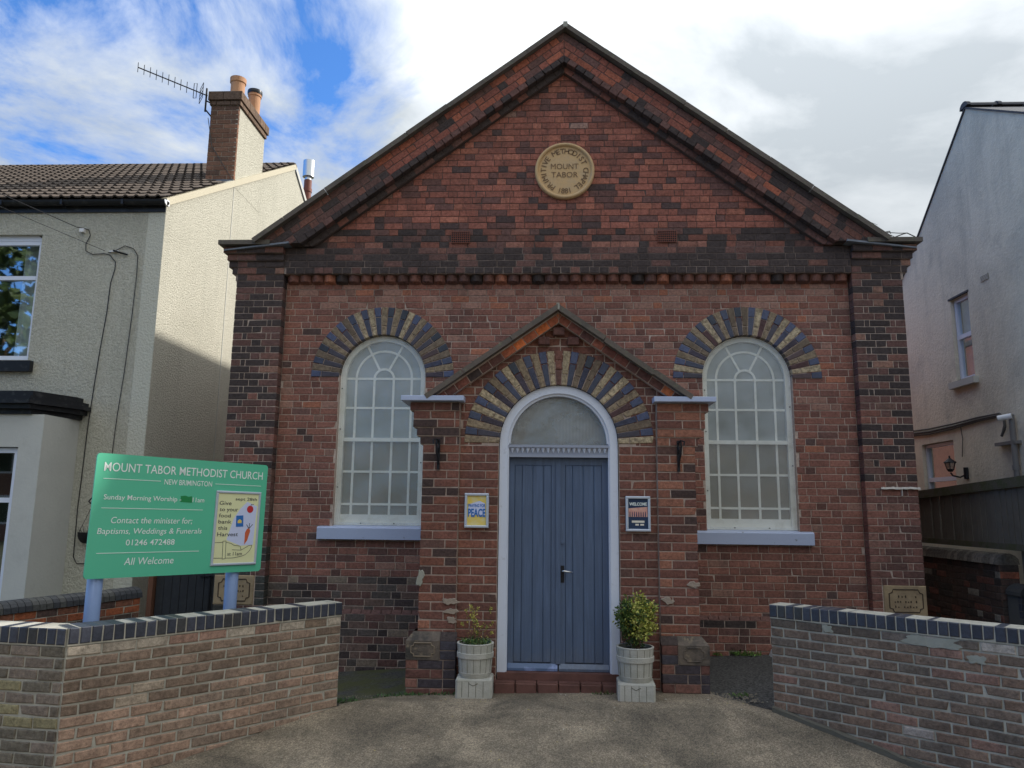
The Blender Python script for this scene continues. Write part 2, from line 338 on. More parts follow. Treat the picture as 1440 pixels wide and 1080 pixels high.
def brick(L, F, poly, w, depth=.11, tint=(.2, .1, .08), j=.0042, bev=.0045, rough=1.0, back=False):
    """one brick: bevelled polygon face standing at w, appended to list L"""
    if len(poly) < 3 or area(poly) < 4e-4: return
    q = inset(poly, j); q = [(a+R.uniform(-.0016, .0016)*rough, b+R.uniform(-.0014, .0014)*rough) for a, b in q]
    w = w+R.uniform(-.0012, .0016)*rough
    if rough >= .9 and R.random() < .035*rough and len(q) == 4:
        i0 = R.randrange(4); cx_ = sum(a for a, b in q)/4; cy_ = sum(b for a, b in q)/4; k0 = R.uniform(.06, .16)
        q[i0] = (q[i0][0]+(cx_-q[i0][0])*k0, q[i0][1]+(cy_-q[i0][1])*k0*1.6)
    f = inset(q, bev); n = len(q)
    if area(f) < 1e-4: f = inset(q, .001)
    tl = R.uniform(-.0007, .0007)*rough
    vs = [F(a, b, w+tl*(1 if i % 2 else -1)) for i, (a, b) in enumerate(f)]+[F(a, b, w-bev*.8) for a, b in q]+[F(a, b, w-depth) for a, b in q]
    fs = [tuple(range(n))]+[(i, n+i, n+(i+1) % n, (i+1) % n) for i in range(n)]+[(n+i, 2*n+i, 2*n+(i+1) % n, n+(i+1) % n) for i in range(n)]
    if back: fs.append(tuple(reversed(range(2*n, 3*n))))
    k = R.uniform(.86, 1.14)
    L.append((vs, fs, tuple(c*k for c in tint), area(poly), sum((F(a, b, w) for a, b in q), Vector())/n))
def realize(L, parent, m, name='brick', nmax=300):
    L.sort(key=lambda b: -b[3]/(b[4]-CAM).length_squared)
    inv = []
    for b in L[:nmax]: MB().add(b[0], b[1], b[2]).build(name, m, parent)
    if L[nmax:]:
        mb = MB()
        for b in L[nmax:]: mb.add(b[0], b[1], b[2])
        mb.build(name, m, parent, kind='stuff')
def row_cuts(x0, x1, pat, off, S_=.235):
    """brick boundaries from x0 to x1 following a repeating pattern, starting at a phase"""
    out = []; x = x0-off*S_; i = 0
    while x < x1-1e-6:
        wd = pat[i % len(pat)]*S_; a, b = max(x, x0), min(x+wd, x1)
        if b-a > .03: out.append((a, b, pat[i % len(pat)] > .7))
        elif out and b > a: out[-1] = (out[-1][0], b, out[-1][2])
        x += wd; i += 1
    return out
def choose(*opts):                 # (weight, colour) ...
    t = sum(o[0] for o in opts); r = R.random()*t
    for wgt, c in opts:
        r -= wgt
        if r <= 0: return c
    return opts[-1][1]
RED, RED2, ORG, PUR, BLK, PNK = (.235, .115, .09), (.205, .10, .08), (.30, .13, .085), (.12, .069, .062), (.052, .043, .043), (.26, .155, .125)
def text_mesh(body, shear=0, bold=0):
    cu = bpy.data.curves.new('t', 'FONT'); cu.body = body; cu.size = 1; cu.shear = shear; cu.offset = bold; cu.resolution_u = 3; cu.fill_mode = 'FRONT'
    ob = bpy.data.objects.new('t', cu); me = bpy.data.meshes.new_from_object(ob)
    vs = [tuple(v.co)[:2] for v in me.vertices]; fs = [tuple(p.vertices) for p in me.polygons]
    bpy.data.objects.remove(ob); bpy.data.curves.remove(cu); bpy.data.meshes.remove(me); return vs, fs
def put_text(mb, F, body, u0, u1, v0, cap, w, shear=0, bold=0, align=None):
    vs, fs = text_mesh(body, shear, bold); ref, _ = text_mesh('H', 0, bold)
    H = max(v[1] for v in ref)-min(v[1] for v in ref); y0 = min(v[1] for v in ref)
    a, b = min(v[0] for v in vs), max(v[0] for v in vs); sy = cap/H; sx = (u1-u0)/(b-a)
    mb.add([F(u0+(x-a)*sx, v0+(y-y0)*sy, w) for x, y in vs], fs)
def rectp(a, b, c, d): return [(a, c), (b, c), (b, d), (a, d)]

# ------------------------------------------------------------------ ground
def sst(a, b, x): t = min(1, max(0, (x-a)/(b-a))); return t*t*(3-2*t)
def gz(x, y):
    side = (.07*x if x < 0 else .045*x); side = max(-.5, min(.35, side))
    back = side*sst(-2.3, -.9, y)
    k = .13+.14*sst(-.5, 1.9, x)
    front = -min(.30, k*max(0, -2.2-y))
    return back+front
def axis(fa, fb, st, far):
    a = [fa+i*st for i in range(int(round((fb-fa)/st))+1)]; o = []
    d = st; x = fb
    while x < far: d *= 1.6; x += d; o.append(x)
    n = []; d = st; x = fa
    while x > -far: d *= 1.6; x -= d; n.append(x)
    return list(reversed(n))+a+o
xs, ys = axis(-6.2, 6.2, .1, 300), axis(-5.5, 1.2, .1, 300)
mb = MB(); nx = len(xs)
mb.add([(x, y, gz(x, y)-.02) for y in ys for x in xs], [(j*nx+i, j*nx+i+1, (j+1)*nx+i+1, (j+1)*nx+i) for j in range(len(ys)-1) for i in range(nx-1)])
mb.build('ground', M['yard'], smooth=True, kind='structure')
def edge(pts, y):
    for (x0, y0), (x1, y1) in zip(pts, pts[1:]):
        if y0 >= y >= y1: return x0+(x1-x0)*(y0-y)/(y0-y1)
    return pts[-1][0] if y < pts[-1][1] else pts[0][0]
LE = [(-1.53, -1.45), (-1.50, -1.72), (-1.99, -2.27), (-3.37, -3.93), (-5.6, -4.0), (-9, -6), (-14, -20)]
RE = [(1.33, -1.45), (1.33, -1.70), (1.80, -2.22), (4.2, -4.4), (9, -6), (14, -20)]
mb = MB(); rows = [-1.45-i*.07 for i in range(64)]+[-6, -7, -9, -12, -20]; NU = 90
vs = []
for y in rows:
    a, b = edge(LE, y), edge(RE, y)
    for i in range(NU+1):
        x = a+(b-a)*i/NU; wob = (.03*math.sin(y*23+x)+.02*math.sin(y*57)) if i in (0, NU) and y < -1.75 else 0
        vs.append((x+wob, y, gz(x, y)-(.012 if i in (0, NU) else 0)))
mb.add(vs, [(j*(NU+1)+i, (j+1)*(NU+1)+i, (j+1)*(NU+1)+i+1, j*(NU+1)+i+1) for j in range(len(rows)-1) for i in range(NU)])
mb.build('driveway', M['apron'], smooth=True, kind='structure')

# ------------------------------------------------------------------ church
church = thing('church', (0, 0, 0), 'red brick gabled chapel with round medallion, two arched windows and blue double doors', 'church')
C_ = .083; Z0 = 4.3455
WX = 2.205; SPR = 3.235
def zc_(i): return Z0-C_*i
mort = MB(); B = []
def field_tint(x, z):
    if z < .9 and x < 0: return choose((2, (.14, .10, .085)), (2, PUR), (2, (.085, .075, .07)), (1, BLK), (1, (.18, .15, .12)))
    if z < .46: return choose((3, PUR), (2, RED2), (2, BLK), (1, PNK))
    if z > 4.1: return choose((3, PNK), (3, RED), (2, RED2), (1, ORG))
    return choose((5, RED2), (4, RED), (3, (.175, .09, .075)), (1.3, (.14, .08, .07)), (1.2, PNK), (.3, ORG), (.25, (.085, .058, .055)))
for i in range(-1, 56):
    zt, zb = zc_(i-0), zc_(i+1)
    zt, zb = zc_(i), zc_(i+1); zc = (zt+zb)/2
    if zb < -.6: break
    pl = .05 if zt < .47 else 0
    iv = [(-3.46, 3.46)]
    def cut(iv, a, b):
        o = []
        for p, q in iv:
            if b <= p or a >= q: o.append((p, q)); continue
            if a-p > .01: o.append((p, a))
            if q-b > .01: o.append((b, q))
        return o
    for s in (-1, 1):
        if 1.40 < zc <= SPR: iv = cut(iv, s*WX-.53, s*WX+.53)
        elif zc > SPR and zc-SPR < .70:
            h = math.sqrt(.70**2-(zc-SPR)**2); iv = cut(iv, s*WX-h, s*WX+h)
    if zc < 2.6: iv = cut(iv, -1.30, 1.12)
    for a, b in iv: mort.box(a, b, -pl+.0062, .30, zb, zt)
    pat = [[1, .5], [1, 1, .5], [1, .5], [1, 1, 1, .5]][i % 4]; off = R.uniform(0, 1.5)
    for a, b, st in row_cuts(-3.46, 3.46, pat, off):
        parts = [(a, b)]
        for p, q in iv:
            pa, pb = max(a, p), min(b, q)
            if pb-pa > .035:
                t = field_tint((pa+pb)/2, zc)
                if not st: t = tuple(c*.82 for c in t) if R.random() < .6 else t
                brick(B, FRONT, rectp(pa, pb, zb, zt), pl, .115, t)
# chamfered plinth course
for s0, s1 in ((-3.46, -1.42), (1.24, 3.46)):
    for a, b, st in row_cuts(s0, s1, [.5], R.uniform(0, .4)):
        mb = MB(); z = zc_(47)
        X0 = a+.004; X1 = b-.004
        mb.add([(X0, -.05, z), (X1, -.05, z), (X1, 0, z+.045), (X0, 0, z+.045), (X0, .02, z), (X1, .02, z)], [(0, 1, 2, 3), (0, 3, 4), (1, 5, 2)], PUR)
        mb.build('chamfer_brick', M['brick'], church)
# corner piers
def pier_tint(x, z):
    if z > 3.0: return choose((7, BLK), (3, PUR), (1, (.16, .085, .07)), (.6, (.22, .13, .10)))
    if z > 1.9: return choose((4, BLK), (4, PUR), (2, RED2), (1, (.14, .09, .075)))
    if x < 0: return choose((4, (.05, .055, .052)), (2, PUR), (2, BLK), (2, (.14, .1, .085)))
    return choose((4, (.17, .09, .078)), (4, PUR), (2, RED2), (2, (.21, .12, .10)))
steps = {-2: .025, -3: .06, -4: .105, -5: .12, -6: .158}
for s in (-1, 1):
    for i in range(-6, 56):
        zt, zb = zc_(i), zc_(i+1); zc = (zt+zb)/2
        if zb < -.6: break
        ext = steps.get(i, 0); fw = .11+{-3: .012, -4: .02, -5: .05, -6: .09}.get(i, 0)
        x0, x1 = 3.46, 4.06+ext
        if zc < .88 and zc > .53: x1p = 3.58
        else: x1p = x1
        mort.box(*(sorted((s*(x0+.012), s*(x1-.012)))), -fw+.0062, .30, zb, zt)
        if i <= -1: pats = [[1, 1, .5, 1], [.5, 1, 1, .5, 1]][i % 2]
        else: pats = [[1, .5, 1], [.5, .25, 1, .25, .5]][i % 2]
        tot = sum(pats)*.235; k = 1 if i <= -1 else (x1-x0)/tot
        for a, b, st in row_cuts(x0, x1, pats, 0, .235*k):
            if b > x1p: b = x1p
            if b-a < .04: continue
            aa, bb = sorted((s*a, s*b)); brick(B, FRONT, rectp(aa, bb, zb, zt), fw, .13 if i > -4 else .2, pier_tint(s*a, zc), back=False)
# moulded dentil course under the band
for k in range(45):
    a = -3.44+k*.153
    if a > 3.32: break
    mb = MB(); n = 6; vs = []
    for j in range(n+1):
        th = math.pi*j/n; x = a+.004+.145*(j/n); d = .012+.055*math.sin(th)
        vs += [(x, -d-.035, 4.508), (x, -d-.02, 4.44-.014*math.sin(th)), (x, .0, 4.405)]
    fs = []
    for j in range(n):
        for r_ in range(2): p = j*3+r_; fs.append((p, p+1, p+4, p+3))
    mb.add(vs, fs, choose((4, (.17, .085, .068)), (1, BLK), (.8, ORG), (3, PUR)))
    mb.build('dentil_brick', M['brick'], church, smooth=False)
# string band
BW = .127
mort.box(-3.46, 3.46, -BW+.0062, .3, 4.5115, 4.8435)
for r_, (pat, tn) in enumerate([([.5], (8, 1)), ([1], (7, 2)), ([1, 1, .5], (6, 2)), ([1, .5], (3, 4))]):
    zb = 4.5115+C_*r_
    for a, b, st in row_cuts(-3.46, 3.46, pat, R.uniform(0, .9)):
        brick(B, FRONT, rectp(a, b, zb, zb+C_), BW-(.001*r_), .2, choose((tn[0], BLK), (tn[1], PUR), (.5, (.16, .085, .07))))
# gable field
XC = .01
def gtint(x, z):
    if z < 5.08: return choose((4, PUR), (3, BLK), (3, (.17, .075, .058)), (1.5, RED))
    return choose((5, (.26, .105, .08)), (4, (.21, .088, .068)), (1.6, (.30, .125, .09)), (2.8, (.125, .068, .062)), (1.1, (.07, .05, .05)), (.25, (.25, .165, .14)))
zz = 4.8435; i = 0
while zz < 7.2:
    hw = (7.21-zz)/.727
    pat = [[1, .5], [1, 1, .5], [1, .5], [.5, 1]][i % 4]
    for a, b, st in row_cuts(XC-hw, XC+hw, pat, R.uniform(0, 1.4)):
        p = clip(clip(rectp(a, b, zz, zz+C_), .727, 1, 7.21+.727*XC), -.727, 1, 7.21-.727*XC)
        zm = zz+C_/2
        if any(abs((a+b)/2-q) < .10 and abs(zm-4.98) < .07 for q in (-1.268, 1.275)): continue
        brick(B, FRONT, p, .10, .11, gtint(a, zz), j=.0034)
    zz += C_; i += 1
prism(mort, FRONT, [(-3.3, 4.84), (3.32, 4.84), (XC, 7.26)], -.3, .0938)
# raking cornice
T = .739; ca, sa = math.cos(math.atan(T)), math.sin(math.atan(T))
def rake_row(L, F, xc, top, T, perp, w, depth, pat, s, zmin, tintf, S_=.235, off=0, smax=9, j=.0042):
    """one course parallel to a gable slope; top = height of its upper line on the centre line"""
    ca, sa = 1/math.hypot(1, T), T/math.hypot(1, T)
    smx = min(smax, (top-zmin)/sa+.6)
    for a, b, st in row_cuts(-.3, smx, pat, off, S_):
        P = []
        for (q, t) in ((a, 0), (b, 0), (b, perp), (a, perp)):      # q down the slope, t up from lower line
            lo = top-perp/ca
            x = q*ca+t*sa; z = lo-q*sa+t*ca
            P.append((xc+s*x, z))
        if area(P) < 0: P.reverse()
        P = clip(P, -s, 0, -s*xc-.0); P = clip(P, 0, -1, -zmin)
        brick(L, F, P, w, depth, tintf(a, top), j=j)
def rtint(a, z): return choose((5, (.22, .085, .065)), (3, (.28, .10, .065)), (3, PUR), (1.2, BLK)) if a < 3.0 else choose((3, (.15, .075, .06)), (4, PUR), (3, BLK))
for s in (-1, 1):
    for k in range(3):
        rake_row(B, FRONT, XC, 7.351+(k+1)*.1105, T, .0885, .23, .24, [1, .5], s, 4.86, rtint, off=R.uniform(0, 1.2))
    rake_row(B, FRONT, XC, 7.351, T, .080, .252, .26, [.55], s, 4.862, lambda a, z: choose((8, BLK), (3, PUR)), off=.2)
    rake_row(B, FRONT, XC, 7.253, T, .078, .165, .10, [.62], s, 4.85, lambda a, z: choose((6, BLK), (5, PUR), (1.5, (.17, .075, .058))), off=.1)
    p = [(XC, 7.16), (XC, 7.68), (XC+s*3.80, 4.865), (XC+s*3.10, 4.865)]
    if s > 0: p.reverse()
    prism(mort, FRONT, p, -.28, .158)
    p = [(XC, 7.28), (XC, 7.672), (XC+s*3.79, 4.87), (XC+s*3.27, 4.87)]
    if s > 0: p.reverse()
    prism(mort, FRONT, p, .16, .2245)
mort.build('wall', M['mortar'], church)
# coping slabs on the gable
def coping_run(xc, apex, T, th, s, y0, y1, zend, L_, m, parent, jit=.006):
    ca, sa = 1/math.hypot(1, T), T/math.hypot(1, T); q = 0; tot = (apex-zend)/sa
    while q < tot-.02:
        q1 = min(tot, q+L_)
        if tot-q1 < .2: q1 = tot
        P = []; dz = R.uniform(-jit, jit)
        for (a, t) in ((q+.0015, -th), (q1-.0015, -th), (q1-.0015, 0), (q+.0015, 0)):
            P.append((xc+s*(a*ca+t*sa), apex+dz-a*sa+t*ca))
        if q == 0: P[0] = (xc+s*.002, apex-th/ca); P[3] = (xc+s*.002, apex)
        if s < 0: P.reverse()
        mb = MB(); prism(mb, FRONT, P, -y1, -y0+R.uniform(-.004, .004)); mb.build('coping_slab', m, parent); q = q1
for s in (-1, 1): coping_run(XC+.015, 7.765, .742, .058, s, -.31, .12, 4.905, .62, M['coping'], church)
mb = MB(); mb.box(XC-.012, XC+.042, -.313, .1, 7.70, 7.772); mb.build('apex_pointing', M['concrete'], church)
for s in (-1, 1):
    a, b = sorted((s*3.62, s*4.262)); mb = MB(); mb.box(a, b, -.26, .3, 4.853, 4.908); mb.build('kneeler_slab', M['coping'], church)
    mb = MB(); X0, X1 = s*3.38, s*4.20; mb.add([(X0, -.262, 4.862), (X1, -.225, 4.782), (X1, -.225, 4.798), (X0, -.262, 4.885), (X0, -.10, 4.862), (X1, -.10, 4.782), (X1, -.10, 4.798), (X0, -.10, 4.885)], [(0, 1, 2, 3), (3, 2, 6, 7), (0, 4, 5, 1), (1, 5, 6, 2), (0, 3, 7, 4)])
    mb.build('lead_flashing', M['lead'], church)
# medallion
def ring_disc(mb, c, prof, n=48):           # prof: (radius, w outward)
    vs = []; fs = []
    for r_, w_ in prof: vs += [(c[0]+r_*math.cos(2*math.pi*j/n), -w_, c[1]+r_*math.sin(2*math.pi*j/n)) for j in range(n)]
    for i in range(len(prof)-1):
        for j in range(n): fs.append((i*n+j, i*n+(j+1) % n, (i+1)*n+(j+1) % n, (i+1)*n+j))
    fs.append(tuple((len(prof)-1)*n+j for j in range(n))); mb.add(vs, fs)
mc = (.02, 5.842)
mb = MB(); ring_disc(mb, mc, [(.372, .09), (.372, .135), (.36, .150), (.345, .152), (.332, .142), (.326, .122), (.318, .120), (.001, .120)])
med = mb.build('medallion', M['medal'], church)
mb = MB()
def arc_text(mb, txt, c, r_, a0, a1, h, w_, out=True, bold=0):
    n = len(txt)
    ref, _ = text_mesh('H', 0, bold); H = max(v[1] for v in ref)
    for k, ch in enumerate(txt):
        if ch == ' ': continue
        a = rad(a0+(a1-a0)*k/(n-1)); vs, fs = text_mesh(ch, 0, bold)
        cx = (min(v[0] for v in vs)+max(v[0] for v in vs))/2; sc = h/H
        er = (math.cos(a), math.sin(a)); et = (math.sin(a), -math.cos(a))
        if not out: er = (-er[0], -er[1]); et = (-et[0], -et[1])
        base = (c[0]+math.cos(a)*r_, c[1]+math.sin(a)*r_)
        q = [((x-cx)*sc, y*sc) for x, y in vs]; m_ = len(q)
        P = [(base[0]+et[0]*x+er[0]*y, base[1]+et[1]*x+er[1]*y) for x, y in q]
        mb.add([(x, -w_, z) for x, z in P], fs)
        mb.add([(x, -w_+.004, z) for x, z in P], fs)
arc_text(mb, 'PRIMITIVE METHODIST CHAPEL', mc, .232, 236, -56, .066, .1265)
mb.build('lettering', M['medaltext'], med); mb = MB()
arc_text(mb, '1881', mc, .298, 256, 284, .066, .1265, out=False)
mb.build('lettering', M['medaltext'], med); mb = MB()
put_text(mb, FRONT, 'MOUNT', mc[0]-.172, mc[0]+.172, mc[1]+.025, .070, .1265, bold=0)
mb.build('lettering', M['medaltext'], med); mb = MB()
put_text(mb, FRONT, 'TABOR', mc[0]-.165, mc[0]+.165, mc[1]-.085, .070, .1265, bold=0)
mb.build('lettering', M['medaltext'], med)
# air bricks
for x in (-1.268, 1.275):
    mb = MB(); mb.box(x-.112, x+.112, -.112, -.05, 4.91, 5.05); ab = mb.build('air_brick', M['iron'], church)
    mb = MB()
    for k in range(10): u = x-.112+.2235*k/9; mb.box(u-.003, u+.003, -.12, -.1125, 4.91, 5.05)
    for k in range(6): v = 4.91+.14*k/5; mb.box(x-.118, x+.118, -.1185, -.1123, v-.0035, v+.0035)
    mb.build('grille', M['clay'], ab)
# window arches
def arch(Lb, Lg, Lbuff, F, cx, cz, r0, r1, n, w, depth, blue_first, key=None):
    for k in range(n):
        a0, a1 = math.pi*k/n, math.pi*(k+1)/n
        def seg(ra, rb): return [(cx+ra*math.cos(a0), cz+ra*math.sin(a0)), (cx+rb*math.cos(a0), cz+rb*math.sin(a0)), (cx+rb*math.cos(a1), cz+rb*math.sin(a1)), (cx+ra*math.cos(a1), cz+ra*math.sin(a1))]
        isb = (k % 2 == 0) == blue_first
        if key is not None and k == key:
            for ra, rb in ((r0, r0+(r1-r0)*.45), (r0+(r1-r0)*.45, r0+(r1-r0)*.72), (r0+(r1-r0)*.72, r1)): brick(Lb, F, seg(ra, rb), w, depth, RED2 if ra > r0+.1 else PUR)
        elif isb:
            m_ = r0+(r1-r0)*.64
            brick(Lg, F, seg(m_, r1), w+.002, depth, choose((3, (.072, .09, .165)), (3, (.055, .068, .115)), (1, (.035, .045, .065))), rough=.6)
            brick(Lg if R.random() < .75 else Lb, F, seg(r0, m_), w, depth, choose((2, (.055, .065, .105)), (2, (.06, .055, .075)), (1, (.085, .052, .055))), rough=.6)
        else:
            m_ = r0+(r1-r0)*.32; t = choose((2, (.36, .275, .18)), (2, (.56, .45, .29)), (2, (.23, .175, .125)))
            brick(Lbuff, F, seg(m_, r1), w, depth, t); brick(Lbuff, F, seg(r0, m_), w, depth, t)
def ring_back(mb, cx, cz, r0, r1, w0, w1, n=40, a0=0, a1=math.pi, F=FRONT):
    for k in range(n):
        p, q = a0+(a1-a0)*k/n, a0+(a1-a0)*(k+1)/n
        prism(mb, F, [(cx+r0*math.cos(p), cz+r0*math.sin(p)), (cx+r1*math.cos(p), cz+r1*math.sin(p)), (cx+r1*math.cos(q), cz+r1*math.sin(q)), (cx+r0*math.cos(q), cz+r0*math.sin(q))], w0, w1)
Lb, Lg, Lf = [], [], []
mb = MB()
for s in (-1, 1):
    arch(Lb, Lg, Lf, FRONT, s*WX, SPR, .53, .885, 31, .010, .20, True)
    mb = MB(); ring_back(mb, s*WX, SPR, .536, .88, -.30, .0005); mb.build('arch_mortar', M['mortar'], church)
for L, m in ((Lb, 'brick'), (Lg, 'glazed'), (Lf, 'buff')): realize(L, church, M[m], 'arch_brick')
# sash windows
def barbox(mb, p, q, wd, y0, y1):
    p, q = Vector((p[0], 0, p[1])), Vector((q[0], 0, q[1])); d = (q-p).normalized(); n = Vector((-d.z, 0, d.x))*wd/2
    P = [p-n, p+n, q+n, q-n]
    mb.add([(v.x, y0, v.z) for v in P]+[(v.x, y1, v.z) for v in P], [(0, 1, 2, 3), (7, 6, 5, 4), (0, 4, 5, 1), (1, 5, 6, 2), (2, 6, 7, 3), (3, 7, 4, 0)])
for s in (-1, 1):
    c = s*WX; zb = 1.452
    mb = MB(); ring_back(mb, c, SPR, .465, .53, -.20, -.075)
    mb.box(c-.53, c-.465, .075, .2, zb, SPR); mb.box(c+.465, c+.53, .075, .2, zb, SPR)
    mb.box(c-.465, c+.465, .08, .2, zb, zb+.035)
    win = mb.build('window', M['sash'], church)
    mb = MB(); mb.box(c-.465, c+.465, .10, .15, zb+.035, zb+.125); mb.box(c-.465, c+.465, .085, .15, 2.455, 2.50)
    for v in (1.70, 2.09, 2.87, SPR): mb.box(c-.465, c+.465, .118, .14, v-.013, v+.013)
    for u in (-.345, -.12, .12, .345): mb.box(c+u-.013, c+u+.013, .116, .142, zb+.1, SPR)
    for r_ in (.12, .345): ring_back(mb, c, SPR, r_-.013, r_+.013, -.142, -.116, 24)
    for a in (62, 118): barbox(mb, (c+.12*math.cos(rad(a)), SPR+.12*math.sin(rad(a))), (c+.475*math.cos(rad(a)), SPR+.475*math.sin(rad(a))), .026, .117, .141)
    mb.build('glazing_bars', M['sash'], win)
    us = [-.465, -.345, -.12, .12, .345, .465]; zs = [zb+.06, 1.70, 2.09, 2.478, 2.87, SPR]
    for a, b in zip(us, us[1:]):
        for p, q in zip(zs, zs[1:]):
            mb = MB(); y = .128+R.uniform(-.001, .001); t = R.uniform(-.0015, .0015)
            mb.add([(c+a, y, p), (c+b, y+t, p), (c+b, y+t, q), (c+a, y, q)], [(0, 1, 2, 3)]); mb.build('pane', M['pane'] if p > 2.4 else M['panelow'], win)
    for (r0, r1, a0, a1) in ((.345, .47, 0, 62), (.345, .47, 62, 118), (.345, .47, 118, 180), (.12, .345, 0, 62), (.12, .345, 62, 118), (.12, .345, 118, 180), (.0, .12, 0, 180)):
        n = 8; ang = [rad(a0+(a1-a0)*k/n) for k in range(n+1)]
        P = [(c+r1*math.cos(a), .128, SPR+r1*math.sin(a)) for a in ang]+[(c+r0*math.cos(a), .128, SPR+r0*math.sin(a)) for a in reversed(ang)]
        if r0 == 0: P = P[:n+1]
        m_ = len(P)
        mb = MB()
        if r0 == 0: mb.add(P, [tuple(range(m_))])
        else: mb.add(P, [(k, k+1, m_-2-k, m_-1-k) for k in range(n)])
        mb.build('pane', M['pane'], win)
    # reeded secondary sheet screwed over the whole window
    n = 24; P = [(c+.515, .055, zb+.012)]+[(c+.515*math.cos(math.pi*k/n), .055, SPR+.515*math.sin(math.pi*k/n)) for k in range(n+1)]+[(c-.515, .055, zb+.012)]
    mb = MB(); mb.add(P, [tuple(range(len(P)))]); mb.build('reeded_sheet', M['sheet'], win)
    mb = MB()
    for (u, v) in ((-.5, 1.9), (-.5, 2.6), (.5, 2.2), (-.2, 1.475), (.2, 1.475), (.5, 2.9), (-.5, 3.1)): mb.box(c+u-.006, c+u+.006, .040, .056, v-.006, v+.006)
    mb.build('fixing_screws', M['iron'], win)
    mb = MB(); x0, x1 = (c-.69, c+.67)
    prof = [(.10, 1.452), (-.055, 1.432), (-.068, 1.418), (-.068, 1.290), (.10, 1.290)]
    vs = [(x, y, z) for x in (x0, x1) for y, z in prof]
    mb.add(vs, [(0, 1, 6, 5), (1, 2, 7, 6), (2, 3, 8, 7), (3, 4, 9, 8), (4, 3, 2, 1, 0), (5, 6, 7, 8, 9)]); mb.build('window_sill', M['sill'], church)
# plaques on the corner piers
def cartouche(F, u0, u1, v0, v1, w, m, k=.045, r_=.007):
    P = [(u0+k, v0), (u1-k, v0), (u1-k*.75, v0+k*.75), (u1, v0+k), (u1, v1-k), (u1-k*.75, v1-k*.75), (u1-k, v1), (u0+k, v1), (u0+k*.75, v1-k*.75), (u0, v1-k), (u0, v0+k), (u0+k*.75, v0+k*.75)]
    mb = MB(); P.append(P[0]); mb.tube([F(a, b, w) for a, b in P], r_, 6, cap=False); return mb
for s in (-1, 1):
    a, b = sorted((s*3.585, s*4.062)); mb = MB(); L = []
    brick(L, FRONT, rectp(a, b, .527, .868), .118, .15, (1, 1, 1), bev=.008)
    mb.add(L[0][0], L[0][1]); pq = mb.build('stone_plaque', M['stone'], church)
    cartouche(FRONT, a+.06, b-.05, .575, .82, .117, None).build('carved_border', M['stoneshade'], pq)
    mb = MB()
    for row, (vv, nn) in enumerate(((.745, 7), (.69, 9), (.635, 8))):
        for k in range(nn):
            if R.random() < .3: continue
            u = (a+b)/2-.13+.26*(k+.5)/nn; mb.box(u-.007, u+.005, -.1225, -.115, vv-.012, vv+R.uniform(.0, .012))
    mb.build('worn_carving', M['stoneshade'], pq)
# ledge scar on the right pier
mb = MB(); n = 16; vs = []
for k in range(n+1):
    x = 3.63+.44*k/n; vs += [(x, -.135-R.uniform(0, .02), 1.935+R.uniform(-.006, .006)), (x, -.13, 1.955+R.uniform(0, .01)), (x, -.10, 1.955)]
mb.add(vs, [(j*3+r_, j*3+3+r_, j*3+4+r_, j*3+1+r_) for j in range(n) for r_ in range(2)])
mb.box(3.86, 3.868, -.137, -.11, 1.86, 1.94); mb.build('mortar_ledge', mat('pale_mortar', (.6, .55, .48), .95, bump=[(60, .01)]), church)
# side walls and roof behind
mb = MB()
mb.box(-4.05, -3.75, .31, 12, -.6, 4.80); mb.box(3.75, 4.05, .31, 12, -.6, 4.80); mb.box(-3.74, 3.74, 11.7, 12, -.6, 4.8)
mb.build('side_walls', mat('plain_brick', (.20, .09, .07), .9, noise=[(9, .4, .7, .6, (.1, .055, .05))], bump=[(40, .01)]), church)
mb = MB(); P = [(-4.05, 4.70), (-4.05, 4.62), (XC, 7.50), (4.07, 4.62), (4.07, 4.70), (XC, 7.60)]
for pp in (P[:3]+[P[5]], [P[2], P[3], P[4], P[5]]): prism(mb, FRONT, pp, -12.2, -.13)
mb.build('roof', M['slate'], church)

# ------------------------------------------------------------------ porch
PX = -.078; PS = 2.30; pB = []; pm = MB()
def porch_tint(x, z):
    return choose((6, (.155, .073, .058)), (4, (.135, .066, .054)), (2.5, (.18, .082, .06)), (1.2, (.10, .058, .05)), (.3, (.22, .10, .07)))
def pz(i): return 2.692-C_*i
slope = .70; PAP = 3.595
for i in range(-12, 34):
    zt, zb = pz(i), pz(i+1); zc = (zt+zb)/2
    if i >= 0: xl, xr = -1.049, .872
    else:
        h = (3.56-zb)/slope; xl, xr = PX-h, PX+h
        if zb > 3.56: break_ = True
        if h <= .02: continue
    iv = [(xl, xr)]
    if zc <= PS: iv = cut(iv, PX-.585, PX+.585)
    elif zc-PS < .75:
        h = math.sqrt(.75**2-(zc-PS)**2); iv = cut(iv, PX-h, PX+h)
    for a, b in iv:
        if i >= 0: pm.box(a, b, -1.6038, -1.32, zb, zt)
    if i < 0 and zc-PS > .55:
        pass
    for p, q in iv:
        if i >= 0 and zc <= PS:
            k = (q-p)/(1.5*.235*1.0); pat = [1, .5] if (i % 2 == 0) else [.5, 1]
            cuts = row_cuts(p, q, pat, 0, .235*k)
        else: cuts = row_cuts(p, q, [1, .5] if i % 2 else [.5, 1], R.uniform(0, .5))
        for a, b, st in cuts:
            P_ = rectp(a, b, zb, zt)
            if i < 0: P_ = clip(clip(P_, slope, 1, 3.53+slope*PX), -slope, 1, 3.53-slope*PX)
            brick(pB, FRONT, P_, 1.61, .13, porch_tint(a, zc), j=.0056)
